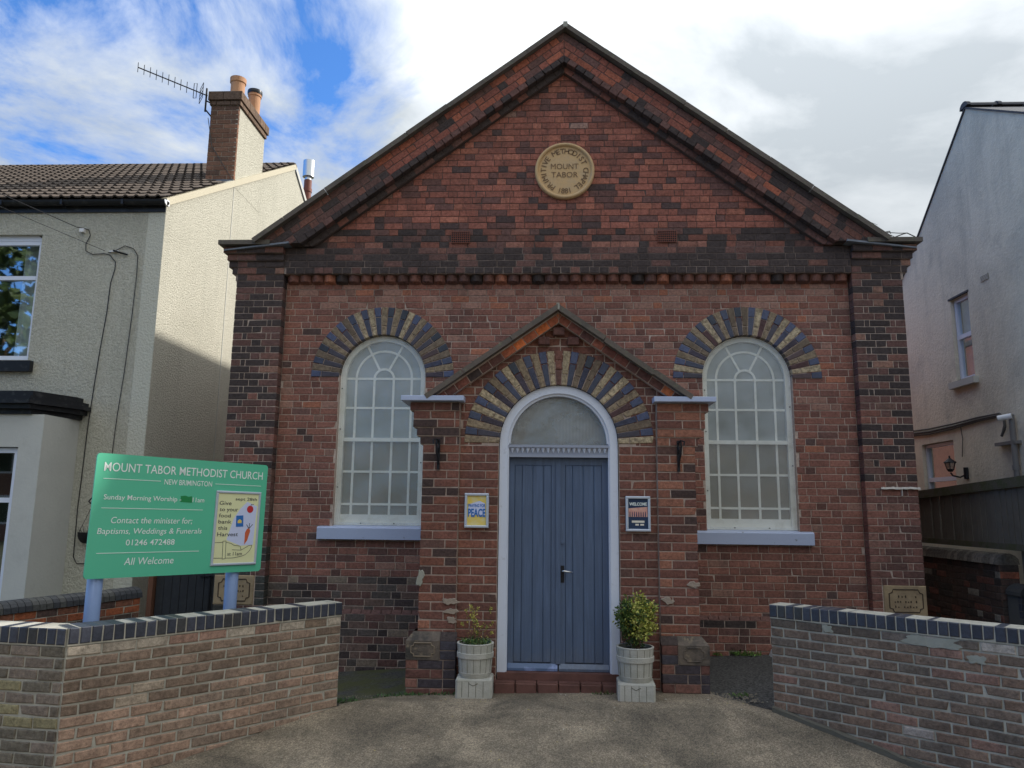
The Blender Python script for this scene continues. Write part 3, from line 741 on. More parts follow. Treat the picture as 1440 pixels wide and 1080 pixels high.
# mortar behind porch gable, around the arch
for k in range(40):
    a0, a1 = math.pi*k/40, math.pi*(k+1)/40
def gable_z(x): return 3.56-slope*abs(x-PX)
n = 60
for k in range(n):
    x0 = PX-1.21+2.42*k/n; x1 = PX-1.21+2.42*(k+1)/n; xm = (x0+x1)/2
    lo = 2.692; d = abs(xm-PX)
    if d < .75: lo = max(lo, PS+math.sqrt(.75**2-d*d))
    top0, top1 = gable_z(x0), gable_z(x1)
    if min(top0, top1) > lo: prism(pm, FRONT, [(x0, lo), (x1, lo), (x1, top1), (x0, top0)], 1.32, 1.6038)
for sg in (-1, 1):
    a, b = sorted((PX+sg*.585, PX+sg*.93)); pm.box(a, b, -1.607, -1.4, 2.27, 2.302)
# piers of the porch
pst = {0: .135, 1: .10, 2: .10, 3: .065, 4: .03}
for s, (a0, a1) in ((-1, (-1.412, -1.047)), (1, (.870, 1.243))):
    for i in range(0, 34):
        zt, zb = pz(i), pz(i+1); zc = (zt+zb)/2; e = pst.get(i, 0)
        x0, x1 = (a0-e, a1) if s < 0 else (a0, a1+e); fw = 1.65+e*.25
        if zt < .52: continue
        pm.box(x0+(.01 if s < 0 else .004), x1-(.01 if s > 0 else .004), -fw+.0062, -1.05, zb, zt)
        k = (a1-a0)/(1.5*.235); pat = [1, .5] if i % 2 == (0 if s < 0 else 1) else [.5, 1]
        if e > .05: pat = [.7, 1, .5] if i % 2 else [1, .7, 1]
        for a, b, st in row_cuts(x0, x1, pat, 0, .235*k):
            brick(pB, FRONT, rectp(a, b, zb, zt), fw, .18, choose((4, porch_tint(a, zc)), (1.5 if s < 0 else .3, (.06, .042, .04)), (1 if s > 0 else .2, (.24, .115, .08))), j=.0056)
        # outer return face of the pier
        Fs = Frame((x0 if s < 0 else x1, 0, 0), (0, -1, 0) if s < 0 else (0, 1, 0))
        for a, b, st in row_cuts(1.06 if s < 0 else -fw+.06, fw-.06 if s < 0 else -1.06, [1, .5], R.uniform(0, 1)):
            brick(pB, Fs, rectp(a, b, zb, zt), .002, .05, porch_tint(a, zc))
    # plinth
    p0, p1 = (-1.502, -1.028) if s < 0 else (.868, 1.305)
    for r_ in range(-4, 4):
        zb = .018+r_*.083; zt = zb+.083
        if r_ < 3:
            for a, b, st in row_cuts(p0, p1, [1, .5, 1] if r_ % 2 else [.5, 1, .5], 0, .235):
                brick(pB, FRONT, rectp(a, b, zb, zt), 1.715, .18, choose((3, (.12, .062, .055)), (3, (.05, .045, .055)), (2, (.17, .09, .075)), (1, (.3, .27, .25))))
            pm.box(p0+.012, p1-.012, -1.705, -1.05, zb, zt)
    st0, st1 = (-1.502, -1.185) if s < 0 else (1.02, 1.305)
    b0, b1 = (-1.185, -1.028) if s < 0 else (.868, 1.02)
    pm.box(p0+.01, p1-.01, -1.705, -1.05, .267, .44)
    for zb, zt in ((.267, .353), (.353, .44)): brick(pB, FRONT, rectp(b0, b1, zb, zt), 1.715, .18, choose((1, (.05, .05, .065)), (1, (.12, .062, .055))))
    o = MB(); xo = st0 if s < 0 else st1; xi = st1 if s < 0 else st0; ins = .06*(1 if s < 0 else -1)
    vs = [(xo, -1.72, .268), (xi, -1.72, .268), (xi, -1.72, .44), (xo, -1.72, .44), (xo+ins, -1.655, .515), (xi, -1.655, .515), (xo, -1.05, .268), (xo, -1.05, .44), (xo+ins, -1.05, .515)]
    o.add(vs, [(0, 1, 2, 3), (3, 2, 5, 4), (0, 3, 7, 6), (3, 4, 8, 7)]); stn = o.build('plinth_stone', M['plinthstone'], church)
    sa_, sb_ = sorted((xo, xi)); cartouche(FRONT, sa_+.05, sb_-.05, .30, .42, 1.722, None, .03, .006).build('carved_border', mat('pale_edge', (.24, .19, .135), .9) if s < 0 else M['plinthstone'], stn)
    o = MB(); o.add([(b0, -1.716, .442), (b1, -1.716, .442), (b1, -1.655, .512), (b0, -1.655, .512)], [(0, 1, 2, 3)], BLK); o.build('splay_brick', M['brick'], church)
    # painted cap
    c0, c1 = (-1.625, -1.0) if s < 0 else (.835, 1.437)
    o = MB(); L = []; brick(L, FRONT, rectp(c0, c1, 2.694, 2.752), 1.765, .60, (1, 1, 1), bev=.004, rough=.3); o.add(L[0][0], L[0][1]); o.build('pier_cap', M['sill'], church)
# porch arch
Lb, Lg, Lf = [], [], []
arch(Lb, Lg, Lf, FRONT, PX, PS, .578, .932, 35, 1.618, .22, False, key=17)
ring_back(pm, PX, PS, .584, .926, 1.32, 1.609)
for L, m in ((Lb, 'brick'), (Lg, 'glazed'), (Lf, 'buff')): realize(L, church, M[m], 'arch_brick')
# porch rake course, dentils, coping
def ptint(s):
    def f(a, z):
        if s < 0 and a < .62: return choose((4, (.50, .15, .055)), (1, (.30, .10, .055)))
        if s > 0 and 1.05 < a: return choose((2, (.44, .15, .065)), (2, (.12, .06, .05)))
        return choose((3, (.11, .055, .048)), (2, (.17, .07, .055)), (1, (.05, .04, .04)), (1, (.24, .09, .06)))
    return f
for s in (-1, 1):
    rake_row(pB, FRONT, PX, 3.60, slope, .083, 1.685, .2, [.62, .62, .5], s, 2.752, ptint(s), off=.05)
    P = [(PX, 3.50), (PX, 3.615), (PX+s*1.235, 2.752), (PX+s*1.07, 2.752)]
    if s > 0: P.reverse()
    prism(pm, FRONT, P, 1.3, 1.679)
    coping_run(PX-.01, 3.672, slope, .05, s, -1.765, -1.45, 2.756, .58, M['coping'], church)
mb = MB(); mb.box(PX-.025, PX+.005, -1.768, -1.6, 3.615, 3.679); mb.build('apex_pointing', M['concrete'], church)
for (x, z) in ((-.225, 3.318), (PX, 3.415), (.066, 3.318)):
    L = []; brick(L, FRONT, rectp(x-.06, x+.06, z-.043, z+.043), 1.672, .12, (.10, .052, .046)); realize(L, church, M['brick'], 'dentil_brick')
pm.build('porch_wall', M['mortar2'], church)
mb = MB(); mb.box(-1.36, -1.15, -1.05, .0, -.3, 2.69); mb.box(.99, 1.19, -1.05, .0, -.3, 2.69)
mb.build('porch_side_walls', mat('porch_side_brick', (.14, .065, .052), .9, noise=[(12, .4, .7, .6, (.08, .045, .04))], bump=[(40, .01)]), church)
mb = MB()
for s in (-1, 1):
    P = [(PX, 3.50), (PX, 3.56), (PX+s*1.33, 2.63), (PX+s*1.33, 2.57)]
    if s > 0: P.reverse()
    prism(mb, FRONT, P, .05, 1.46)
mb.build('porch_roof', M['slate'], church)
# the 300 largest bricks are single parts, the rest joined
realize(B+pB, church, M['brick'], 'brick', 300)
# render patches on the porch piers
def blob(cx, cz, rx, rz, w, n=24, seed=1):
    q = random.Random(seed); ph = [q.uniform(0, 6.28) for _ in range(3)]
    P = []
    for k in range(n):
        a = 2*math.pi*k/n; r3 = .9+.2*math.sin(2*a+ph[0])+.13*math.sin(4*a+ph[1])+.1*math.sin(7*a+ph[2])+q.uniform(-.06, .06); P.append((cx+rx*math.cos(a)*r3, cz+rz*math.sin(a)*r3))
    mb = MB(); vs = [(x, -w, z) for x, z in P]+[(x+(x-cx)*.12, -w+.008, z+(z-cz)*.12) for x, z in P]
    mb.add(vs, [tuple(range(n))]+[(k, n+k, n+(k+1) % n, (k+1) % n) for k in range(n)]); return mb
for (cx, cz, rx, rz, sd) in ((-1.395, 1.00, .035, .075, 2), (-1.10, .79, .065, .035, 3), (-1.09, .70, .055, .03, 4), (-1.085, .62, .05, .028, 5), (1.19, .98, .05, .035, 7), (.945, .83, .05, .035, 9)):
    blob(cx, cz, rx, rz, 1.662, seed=sd).build('mortar_patch', mat('mortar_patch', (.36, .29, .23), .95, bump=[(50, .01)]) if cx > -1.3 else M['concrete'], church)
# doorway
mb = MB(); ring_back(mb, PX, PS, .50, .578, 1.40, 1.585, 32); ring_back(mb, PX, PS, .475, .502, 1.40, 1.565, 32)
for s in (-1, 1):
    a, b = sorted((PX+s*.50, PX+s*.578)); mb.box(a, b, -1.585, -1.40, .10, PS)
    a, b = sorted((PX+s*.487, PX+s*.502)); mb.box(a, b, -1.565, -1.40, .14, PS)
dfr = mb.build('door_frame', M['white'], church)
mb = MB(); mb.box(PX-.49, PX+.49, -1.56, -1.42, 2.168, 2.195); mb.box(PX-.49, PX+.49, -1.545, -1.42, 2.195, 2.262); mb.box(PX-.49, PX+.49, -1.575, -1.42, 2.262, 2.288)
tr = mb.build('transom', mat('transom_shade_paint', (.33, .36, .44), .5), dfr)  # darker colour paints in the shade behind the white zigzag
mb = MB(); nn = 19
for k in range(nn):
    u0 = PX-.48+.96*k/nn; u1 = PX-.48+.96*(k+1)/nn; um = (u0+u1)/2
    mb.add([(u0, -1.547, 2.262), (u1, -1.547, 2.262), (um, -1.560, 2.206), (um, -1.575, 2.255)], [(0, 2, 3), (2, 1, 3), (0, 3, 1)])
mb.build('zigzag_moulding', M['white'], dfr)
n = 24; P = [(PX+.48*math.cos(math.pi*k/n), -1.50, PS-.012+.48*math.sin(math.pi*k/n)) for k in range(n+1)]
mb = MB(); mb.add(P, [tuple(range(n+1))]); mb.build('fanlight_pane', M['fansheet'], dfr)
mb = MB(); mb.add([(x, -1.45, z) for x, y, z in P], [tuple(range(n+1))]); mb.build('fanlight_backing', M['panelow'], dfr)
for s in (-1, 1):
    x0, x1 = (PX-.487, PX-.004) if s < 0 else (PX+.004, PX+.487)
    ux = [0, .055, .13, .235, .34, .42, .483] if s < 0 else [0, .063, .135, .24, .345, .425, .483]
    mb = MB(); mb.box(x0, x1, -1.475, -1.43, .15, 2.165)
    leaf = mb.build('door_leaf', M['door'], church)
    fr = MB(); fr.box(x0, x0+ux[1], -1.493, -1.474, .15, 2.165); fr.box(x1-(ux[6]-ux[5]), x1, -1.493, -1.474, .15, 2.165)
    fr.box(x0+ux[1]+.0005, x0+ux[5]-.0005, -1.491, -1.474, 2.095, 2.163); fr.build('door_rail', M['door'], leaf)
    for k in range(1, 5):
        L = []; brick(L, FRONT, rectp(x0+ux[k], x0+ux[k+1], .22, 2.094), 1.488, .015, (1, 1, 1), j=.0022, bev=.005, rough=.25)
        m_ = MB(); m_.add(L[0][0], L[0][1]); m_.build('plank', M['door'], leaf)
    m_ = MB(); m_.add([(x0+.003, -1.524, .152), (x1-.003, -1.524, .152), (x1-.003, -1.524, .175), (x0+.003, -1.524, .175), (x1-.003, -1.494, .215), (x0+.003, -1.494, .215), (x0+.003, -1.48, .152), (x1-.003, -1.48, .152)], [(0, 1, 2, 3), (3, 2, 4, 5), (0, 3, 5, 6), (1, 7, 4, 2)])
    m_.build('weather_bar', M['kick'] if s < 0 else M['door'], leaf)
    if s > 0:
        m_ = MB(); m_.box(PX-.022, PX+.022, -1.508, -1.49, .215, 2.162); m_.build('cover_bead', M['door'], leaf)
        m_ = MB(); m_.box(PX+.022, PX+.058, -1.498, -1.488, .965, 1.125); m_.build('handle_plate', M['iron'], leaf)
        m_ = MB(); m_.tube([(PX+.04, -1.495, 1.075), (PX+.04, -1.54, 1.075), (PX+.055, -1.545, 1.077), (PX+.14, -1.542, 1.066)], .009, 8); m_.build('handle', M['chrome'], leaf, smooth=True)
        m_ = MB(); ring_disc(m_, (PX+.045, 1.345), [(.02, 1.485), (.02, 1.502), (.001, 1.504)], 16); m_.build('lock', M['door'], leaf)
mb = MB(); mb.box(PX-.575, PX+.575, -1.60, -1.40, .085, .148); mb.build('threshold', M['tile'], church)
for k in range(6):
    a = PX-.60+.2*k
    L = []; brick(L, FRONT, rectp(a, a+.2, -.10, .082), 1.70, .26, (1, 1, 1), bev=.012, rough=1.2); m_ = MB(); m_.add(L[0][0], L[0][1])
    m_.box(a+.004, a+.196, -1.694, -1.45, .06, .083); m_.build('step_tile', M['tile'], church)
# iron brackets
for x, s in ((-1.25, -1), (1.075, 1)):
    mb = MB(); mb.box(x-.013, x+.013, -1.672, -1.655, 2.03, 2.33)
    mb.tube([(x, -1.668, 2.30), (x+s*.01, -1.74, 2.325), (x+s*.035, -1.80, 2.31), (x+s*.03, -1.80, 2.27)], .008, 6)
    mb.tube([(x, -1.668, 2.08), (x, -1.70, 2.13), (x+s*.01, -1.735, 2.2), (x+s*.015, -1.745, 2.27), (x+s*.01, -1.74, 2.32)], .009, 6)
    mb.tube([(x, -1.67, 2.20), (x, -1.70, 2.24), (x, -1.69, 2.27), (x, -1.67, 2.26)], .007, 6); mb.build('iron_bracket', M['iron'], church)

# ------------------------------------------------------------------ poster cases by the door
def case(name, x0, x1, z0, z1, label):
    t = thing(name, ((x0+x1)/2, -1.62, z0), label, 'poster'); w = 1.634
    mb = MB(); mb.box(x0+.02, x1-.02, -w, -1.612, z0+.02, z1-.02); bk = mb.build('backing', M['navy'] if x0 > 0 else M['yellow'], t)
    mb = MB(); f = .024
    for (a, b, c, d) in ((x0, x1, z1-f, z1), (x0, x1, z0, z0+f), (x0, x0+f, z0+f, z1-f), (x1-f, x1, z0+f, z1-f)):
        L = []; brick(L, FRONT, rectp(a, b, c, d), 1.652, .04, (1, 1, 1), j=.0003, bev=.005, rough=.1); mb.add(L[0][0], L[0][1])
    mb.build('frame', M['alu'], t); return t, w+.002
t, w = case('poster_frame', -.985, -.752, 1.478, 1.808, 'yellow PRAYING FOR PEACE poster in a silver frame left of the blue doors')
mb = MB(); prism(mb, FRONT, [(-.95, 1.60), (-.787, 1.60), (-.787, 1.71), (-.84, 1.735), (-.95, 1.70)], w-.001, w); mb.build('pale_burst', M['paperlilac'], t)
mb = MB(); put_text(mb, FRONT, 'PEACE', -.953, -.783, 1.582, .078, w+.002, bold=.03); put_text(mb, FRONT, 'PRAYING FOR', -.951, -.785, 1.675, .03, w+.002, bold=.02); mb.build('lettering', M['blueink'], t)
t, w = case('poster_frame', .565, .80, 1.462, 1.795, 'dark WELCOME poster with a sunset strip in a silver frame right of the doors')
mb = MB(); mb.add([FRONT(*p, w) for p in ((.592, 1.60), (.773, 1.60), (.773, 1.695), (.592, 1.68))], [(0, 1, 2, 3)]); mb.build('sunset_picture', M['pink'], t)
mb = MB()
for k in range(8): u = .600+k*.021; prism(mb, FRONT, [(u, 1.602), (u+.011, 1.602), (u+.009, 1.642), (u+.0055, 1.652), (u+.002, 1.642)], w, w+.0008)
mb.build('silhouettes', M['navy'], t)
mb = MB(); mb.add([FRONT(*p, w+.001) for p in ((.622, 1.545), (.742, 1.545), (.742, 1.565), (.622, 1.565))], [(0, 1, 2, 3)]); mb.add([FRONT(*p, w+.001) for p in ((.655, 1.518), (.688, 1.518), (.688, 1.534), (.655, 1.534))], [(0, 1, 2, 3)]); mb.add([FRONT(*p, w+.001) for p in ((.702, 1.518), (.737, 1.518), (.737, 1.534), (.702, 1.534))], [(0, 1, 2, 3)]); mb.build('pale_strips', M['cream'], t)
mb = MB(); put_text(mb, FRONT, 'WELCOME', .600, .768, 1.706, .030, w+.001, bold=.03); mb.build('lettering', M['lettering'], t)

# ------------------------------------------------------------------ garden walls
def garden_wall(name, A, Bp, H, label, tint_f, patches=(), ret=None, seed=3, thick=.215):
    A, Bp = Vector(A), Vector(Bp); U = (Bp-A).normalized(); Ln = (Bp-A).length
    F = Frame((A.x, A.y, 0), (U.x, U.y, 0)); t = thing(name, ((A.x+Bp.x)/2, (A.y+Bp.y)/2, 0), label, 'wall'); L = []
    core = MB(); zt = H-.118
    prism(core, F, rectp(.003, Ln-.003, -.6, zt), -thick, -.0085); prism(core, F, rectp(.003, Ln-.003, zt, H-.004), -thick-.0, .002)
    core.build('mortar_core', M['mortarw'], t)
    for r_ in range(17):
        zb = zt-.075*(r_+1)
        if zb < -.5: break
        for a, b, st in row_cuts(0, Ln, [1], .5 if r_ % 2 else 0, .225):
            tt = tint_f((a+b)/2/Ln, r_)
            brick(L, F, rectp(a, b, zb, zb+.075), 0, .06, tt, j=.0070, bev=.0055, rough=1.8)
    realize(L, t, M['brick'], 'brick', 250)
    L = []; n = int(round(Ln/.0722)); p = Ln/n
    for k in range(n):
        q = []; a, b = k*p, (k+1)*p
        brick(q, F, rectp(a, b, H-.112+R.uniform(-.002, .002), H+R.uniform(-.003, .003)), .010+R.uniform(-.002, .002), thick+.016, choose((3, (.040, .046, .066)), (2, (.055, .06, .082)), (1, (.05, .05, .052))), j=.0048, bev=.006, rough=1.0)
        L += q
    for b in L: MB().add(b[0], b[1], b[2]).build('coping_brick', M['glazed'], t)
    for (u0, u1, v0, v1, sd) in patches:
        q = random.Random(sd); n = 30; cu, cv = (u0+u1)/2, (v0+v1)/2
        ph = [q.uniform(0, 6.28) for _ in range(4)]; rr3 = [1+.16*math.sin(2*a+ph[0])+.13*math.sin(5*a+ph[1])+.08*math.sin(9*a+ph[2])+q.uniform(-.05, .05) for a in (2*math.pi*k/n for k in range(n))]
        P = [(cu+(u1-u0)/2*max(-1, min(1, 1.25*math.cos(2*math.pi*k/n)))*rr3[k], cv+(v1-v0)/2*max(-1, min(1, 1.3*math.sin(2*math.pi*k/n)))*rr3[k]) for k in range(n)]
        mb = MB(); mb.add([F(a, b, .0035) for a, b in P]+[F(a+(a-cu)*.03, b+(b-cv)*.06, -.008) for a, b in P], [tuple(range(n))]+[(k, n+k, n+(k+1) % n, (k+1) % n) for k in range(n)])
        mb.build('cement_patch', M['concrete'], t)
    return t, F
def ltint(u, r_):
    hi = .20+.5*u
    if r_ == 0: return choose((3, (.185, .145, .11)), (1.6, (.34, .31, .26)), (.5, (.26, .175, .14)))
    if r_ < 5+2*(1-u)-1: return choose((5, (.175, .135, .105)), (3, (.215, .165, .13)), (.7, (.29, .25, .20)))
    return choose((4, (.30, .215, .165)), (3, (.265, .20, .155)), (2, (.22, .175, .14)), (.7, (.31, .22, .17)))
E1, C1, C0 = (-1.97, -2.28), (-3.37, -3.93), (-5.8, -3.62)
garden_wall('garden_wall', C1, E1, .845, 'low brown brick wall with blue brick coping flaring from the driveway on the left', ltint)
garden_wall('garden_wall', C0, (C1[0]-.012, C1[1]+.004), .842, 'short grey mossy brick wall running off the left edge of the picture', lambda u, r_: choose((3, (.14, .13, .105)), (3, (.18, .155, .13)), (2, (.12, .105, .085)), (1.0, (.23, .215, .13))))
Rd = Vector((.752, -.659)).normalized()
def rtint2(u, r_):
    if r_ == 0: return choose((3, (.11, .095, .08)), (2, (.17, .15, .135)), (.8, (.36, .34, .31)))
    return choose((5, (.155, .122, .098)), (3, (.18, .13, .10)), (2, (.13, .112, .095)), (.8, (.21, .135, .11)), (.25, (.27, .25, .235)))
garden_wall('garden_wall', (1.73, -2.18), (1.73+Rd.x*2.7, -2.18+Rd.y*2.7), .878, 'low brown brick wall with blue brick coping and pale pointing right of the driveway', rtint2, patches=((1.10, 1.42, .675, .752, 3), (1.50, 1.60, .60, .66, 8), (.45, .53, .70, .75, 5)))
# concrete footing along the right wall
mb = MB(); Fr = Frame((1.73, -2.18, 0), (Rd.x, Rd.y, 0)); vs = []; n = 27
for k in range(n+1):
    u = 2.7*k/n; q = Fr(u, 0, .03); z = gz(q.x, q.y); vs += [Fr(u, z-.1, .035+R.uniform(-.006, .006)), Fr(u, z+.035+R.uniform(-.006, .01), .03+R.uniform(-.006, .006)), Fr(u, z+.05, -.02)]
mb.add(vs, [(j*3+r_, j*3+3+r_, j*3+4+r_, j*3+1+r_) for j in range(n) for r_ in range(2)]); mb.build('footing', mat('dark_footing', (.13, .12, .095), .95, bump=[(40, .01)]), kind='structure')

# ------------------------------------------------------------------ church notice board
A = Vector((-3.749, -3.2)); Bq = Vector((-2.84, -1.945)); SW = (Bq-A).length
Ud = Vector((Bq.x-A.x, Bq.y-A.y, -.020)).normalized(); Nd = Vector((Ud.y, -Ud.x, 0)).normalized(); Vd = Nd.cross(Ud)
SF = Frame((A.x, A.y, 1.088), Ud, Nd, Vd); SH = .975
sign = thing('notice_board', (-3.3, -2.6, 0), 'green church notice board with white lettering on two blue posts behind the left wall', 'sign')
def rr(u0, u1, v0, v1, r_, n=5):
    P = []
    for cx, cy, a0 in ((u1-r_, v0+r_, -90), (u1-r_, v1-r_, 0), (u0+r_, v1-r_, 90), (u0+r_, v0+r_, 180)):
        P += [(cx+r_*math.cos(rad(a0+90*k/n)), cy+r_*math.sin(rad(a0+90*k/n))) for k in range(n+1)]
    return P
mb = MB(); prism(mb, SF, rr(0, SW, 0, SH, .03), -.012, 0); board = mb.build('board', M['green'], sign)
mb = MB(); TX = lambda *a, **k: put_text(mb, SF, *a, **k)
def U_(x): return x*SW
def V_(x): return x*SH
for (body, a, b, v, cap, sh, bo) in (('MOUNT TABOR METHODIST CHURCH', .040, .967, .857, .071, 0, .018), ('NEW BRIMINGTON', .362, .641, .770, .045, 0, .018), ('Sunday Morning Worship -', .054, .466, .628, .040, 0, .016), ('11am', .533, .602, .626, .040, 0, .02),
                                  ('Contact the minister for;', .102, .542, .438, .050, .12, 0), ('Baptisms, Weddings & Funerals', .040, .603, .352, .046, .12, 0), ('01246 472488', .189, .451, .258, .047, 0, .018), ('All Welcome', .190, .455, .100, .058, .12, 0)):
    TX(body, U_(a), U_(b), V_(v), V_(cap), .002, shear=sh, bold=bo*.2); mb.build('lettering', M['lettering'], board); mb = MB()
for (a, b, v) in ((.042, .342, .796), (.662, .960, .796), (.048, .598, .559), (.048, .598, .199)): prism(mb, SF, rectp(U_(a), U_(b), V_(v)-.0022, V_(v)+.0022), 0, .0018)
mb.build('divider_lines', M['lettering'], board)
mb = MB(); prism(mb, SF, [(U_(.463), V_(.624)), (U_(.531), V_(.620)), (U_(.528), V_(.678)), (U_(.505), V_(.672)), (U_(.49), V_(.681)), (U_(.462), V_(.676))], 0, .0015); mb.build('tape_patch', M['greenpatch'], board)
for u in (.078, .845):
    c = SF(U_(u), 0, -.075); zt = 2.0
    mb = MB(); mb.tube([(c.x, c.y, -.5), (c.x, c.y, zt)], .057, 20); mb.build('post', M['pole'], sign, smooth=True)
    for vv in (.22, .80):
        mb = MB(); mb.box(-.09, .09, -.02, -.012, -.02, .02, X=lambda x, y, z: SF(U_(u)+x, V_(vv)+z, y)); mb.build('clamp', M['steel'], sign)
# snap-frame poster on the board
pu0, pu1, pv0, pv1 = U_(.671), U_(.962), V_(.064), V_(.738)
mb = MB()
for (a, b, c, d) in ((pu0, pu1, pv1-.022, pv1), (pu0, pu1, pv0, pv0+.022), (pu0, pu0+.022, pv0+.022, pv1-.022), (pu1-.022, pu1, pv0+.022, pv1-.022)):
    L = []; brick(L, SF, rectp(a, b, c, d), .016, .016, (1, 1, 1), j=.0003, bev=.005, rough=.1); mb.add(L[0][0], L[0][1])
pf = mb.build('poster_frame', M['alu'], sign)
def PU(x): return pu0+(pu1-pu0)*x
def PV(y): return pv0+(pv1-pv0)*y
mb = MB(); prism(mb, SF, rectp(PU(.03), PU(.97), PV(.02), PV(.98)), .002, .006); mb.build('poster_sheet', M['paper'], pf)
mb = MB(); prism(mb, SF, [(PU(.30), PV(.34)), (PU(.62), PV(.26)), (PU(.90), PV(.27)), (PU(.93), PV(.80)), (PU(.70), PV(.86)), (PU(.55), PV(.76)), (PU(.42), PV(.62))], .006, .0065); mb.build('pale_backdrop', M['paperlilac'], pf)
mb = MB()
for (body, a, b, v, cap) in (('sept 28th', .43, .915, .876, .040), ('Give', .085, .347, .809, .052), ('to your', .098, .507, .725, .052), ('food', .093, .351, .642, .050), ('bank', .093, .378, .560, .050), ('this', .097, .297, .477, .048), ('Harvest', .090, .543, .390, .052), ('at 11am', .342, .666, .132, .045)):
    put_text(mb, SF, body, PU(a), PU(b), PV(v), cap*(pv1-pv0), .008, bold=.004); mb.build('lettering', M['ink'], pf); mb = MB()
def line(pts, wd=.0035):
    for p, q in zip(pts, pts[1:]):
        a, b = Vector((PU(p[0]), PV(p[1]))), Vector((PU(q[0]), PV(q[1]))); d = (b-a).normalized(); n_ = Vector((-d.y, d.x))*wd/2
        prism(mb, SF, [tuple(a-n_), tuple(b-n_), tuple(b+n_), tuple(a+n_)], .0066, .0078)
line([(.04, .305), (.23, .31)]); line([(.242, .087), (.306, .092), (.293, .327), (.228, .325), (.242, .087)]); line([(.30, .31), (.40, .295), (.48, .266), (.56, .262), (.62, .25), (.641, .20), (.44, .208)]); line([(.641, .20), (.74, .235), (.81, .262), (.872, .266), (.875, .24), (.83, .188), (.75, .14), (.667, .120), (.50, .10), (.306, .097)]); line([(.04, .103), (.24, .10)])
line([(.78, .49), (.72, .548)], .006); line([(.78, .49), (.79, .565)], .006); line([(.78, .49), (.86, .55)], .006); line([(.78, .80), (.80, .83)], .005); line([(.80, .82), (.85, .825)], .005)
mb.build('line_drawing', M['ink'], pf)
mb = MB(); prism(mb, SF, [(PU(.775)+.033*math.cos(rad(k*24)), PV(.758)+.033*math.sin(rad(k*24))) for k in range(15)], .006, .0078); mb.build('apple', M['red'], pf)
mb = MB(); prism(mb, SF, [(PU(.483), PV(.515)), (PU(.648), PV(.520)), (PU(.631), PV(.674)), (PU(.474), PV(.666))], .006, .0078); mb.build('tin_can', M['blueink'], pf)
mb = MB(); prism(mb, SF, [(PU(.515), PV(.565)), (PU(.60), PV(.568)), (PU(.60), PV(.60)), (PU(.56), PV(.62)), (PU(.515), PV(.60))], .0078, .0084); mb.build('can_label', M['yellow'], pf)
mb = MB(); prism(mb, SF, [(PU(.700), PV(.275)), (PU(.76), PV(.33)), (PU(.815), PV(.46)), (PU(.79), PV(.495)), (PU(.74), PV(.49)), (PU(.70), PV(.44))], .006, .0078); mb.build('carrot', M['orange'], pf)

# ------------------------------------------------------------------ planters
def planter(cx, cy, wobble, labelb, labelt):
    t = thing('planter_block', (cx, cy, 0), labelb, 'plinth block', 'concrete blocks under the door planters'); c, s_ = math.cos(wobble), math.sin(wobble)
    X = lambda x, y, z: (cx+x*c-y*s_, cy+x*s_+y*c, z)
    z0 = gz(cx, cy)-.02
    mb = MB(); h = .152; a = .165; b = .15
    P = [(-a, -b), (a, -b), (a, b), (-a, b)]; k = .018
    oc = [(-a+k, -b), (a-k, -b), (a, -b+k), (a, b-k), (a-k, b), (-a+k, b), (-a, b-k), (-a, -b+k)]
    vs = [X(x, y, z0) for x, y in oc]+[X(x, y, h-.012) for x, y in oc]+[X(x*.965, y*.965, h) for x, y in oc]; n = 8
    mb.add(vs, [(i, (i+1) % n, n+(i+1) % n, n+i) for i in range(n)]+[(n+i, n+(i+1) % n, 2*n+(i+1) % n, 2*n+i) for i in range(n)]+[tuple(2*n+i for i in range(n))])
    bl = mb.build('block', M['tub'], t)
    mb = MB()
    for u in (-.105, -.045, .02, .085): mb.box(u-.002, u+.002, -b-.0015, -b+.004, .0, .132, X=X)
    mb.tube([X(-.045, -b-.001, .118), X(-.005, -b-.001, .098), X(.035, -b-.001, .118)], .003, 5); mb.build('cast_grooves', M['concretedark'], bl)
    t = thing('planter_tub', (cx, cy, h), labelt, 'planter', 'concrete barrel planters by the doors')
    pr = [(.01, 0), (.135, 0), (.143, .02), (.150, .045), (.148, .047), (.158, .17), (.168, .173), (.170, .215), (.162, .218), (.168, .285), (.171, .292), (.168, .297), (.150, .297), (.148, .270), (.01, .268)]
    mb = MB(); mb.lathe(pr[:-2], (cx, cy, h), 40); tb = mb.build('tub', M['tub'], t)
    mb = MB()
    for k in range(16):
        a_ = 2*math.pi*k/16
        for (r0, z0_, r1_, z1_) in ((.1495, .05, .1585, .168), (.1628, .22, .1682, .284)):
            d = Vector((math.cos(a_), math.sin(a_), 0)); p = Vector((cx, cy, h))
            mb.tube([p+d*r0+Vector((0, 0, z0_)), p+d*r1_+Vector((0, 0, z1_))], .0022, 4)
    mb.build('stave_joints', M['concretedark'], tb)
    mb = MB(); mb.lathe([(.001, .272), (.149, .268)], (cx, cy, h), 24); mb.build('soil', M['soil'], t)
    return h+.27
LX, LY, RX, RY = -.842, -1.795, .612, -1.835
zt = planter(LX, LY, .02, 'square grey concrete block under the tub left of the blue doors', 'pale concrete barrel tub left of the doors holding sparse yellow twigs')
zt = planter(RX, RY, -.05, 'square grey concrete block under the tub right of the blue doors', 'pale concrete barrel tub right of the doors holding a dense bush')
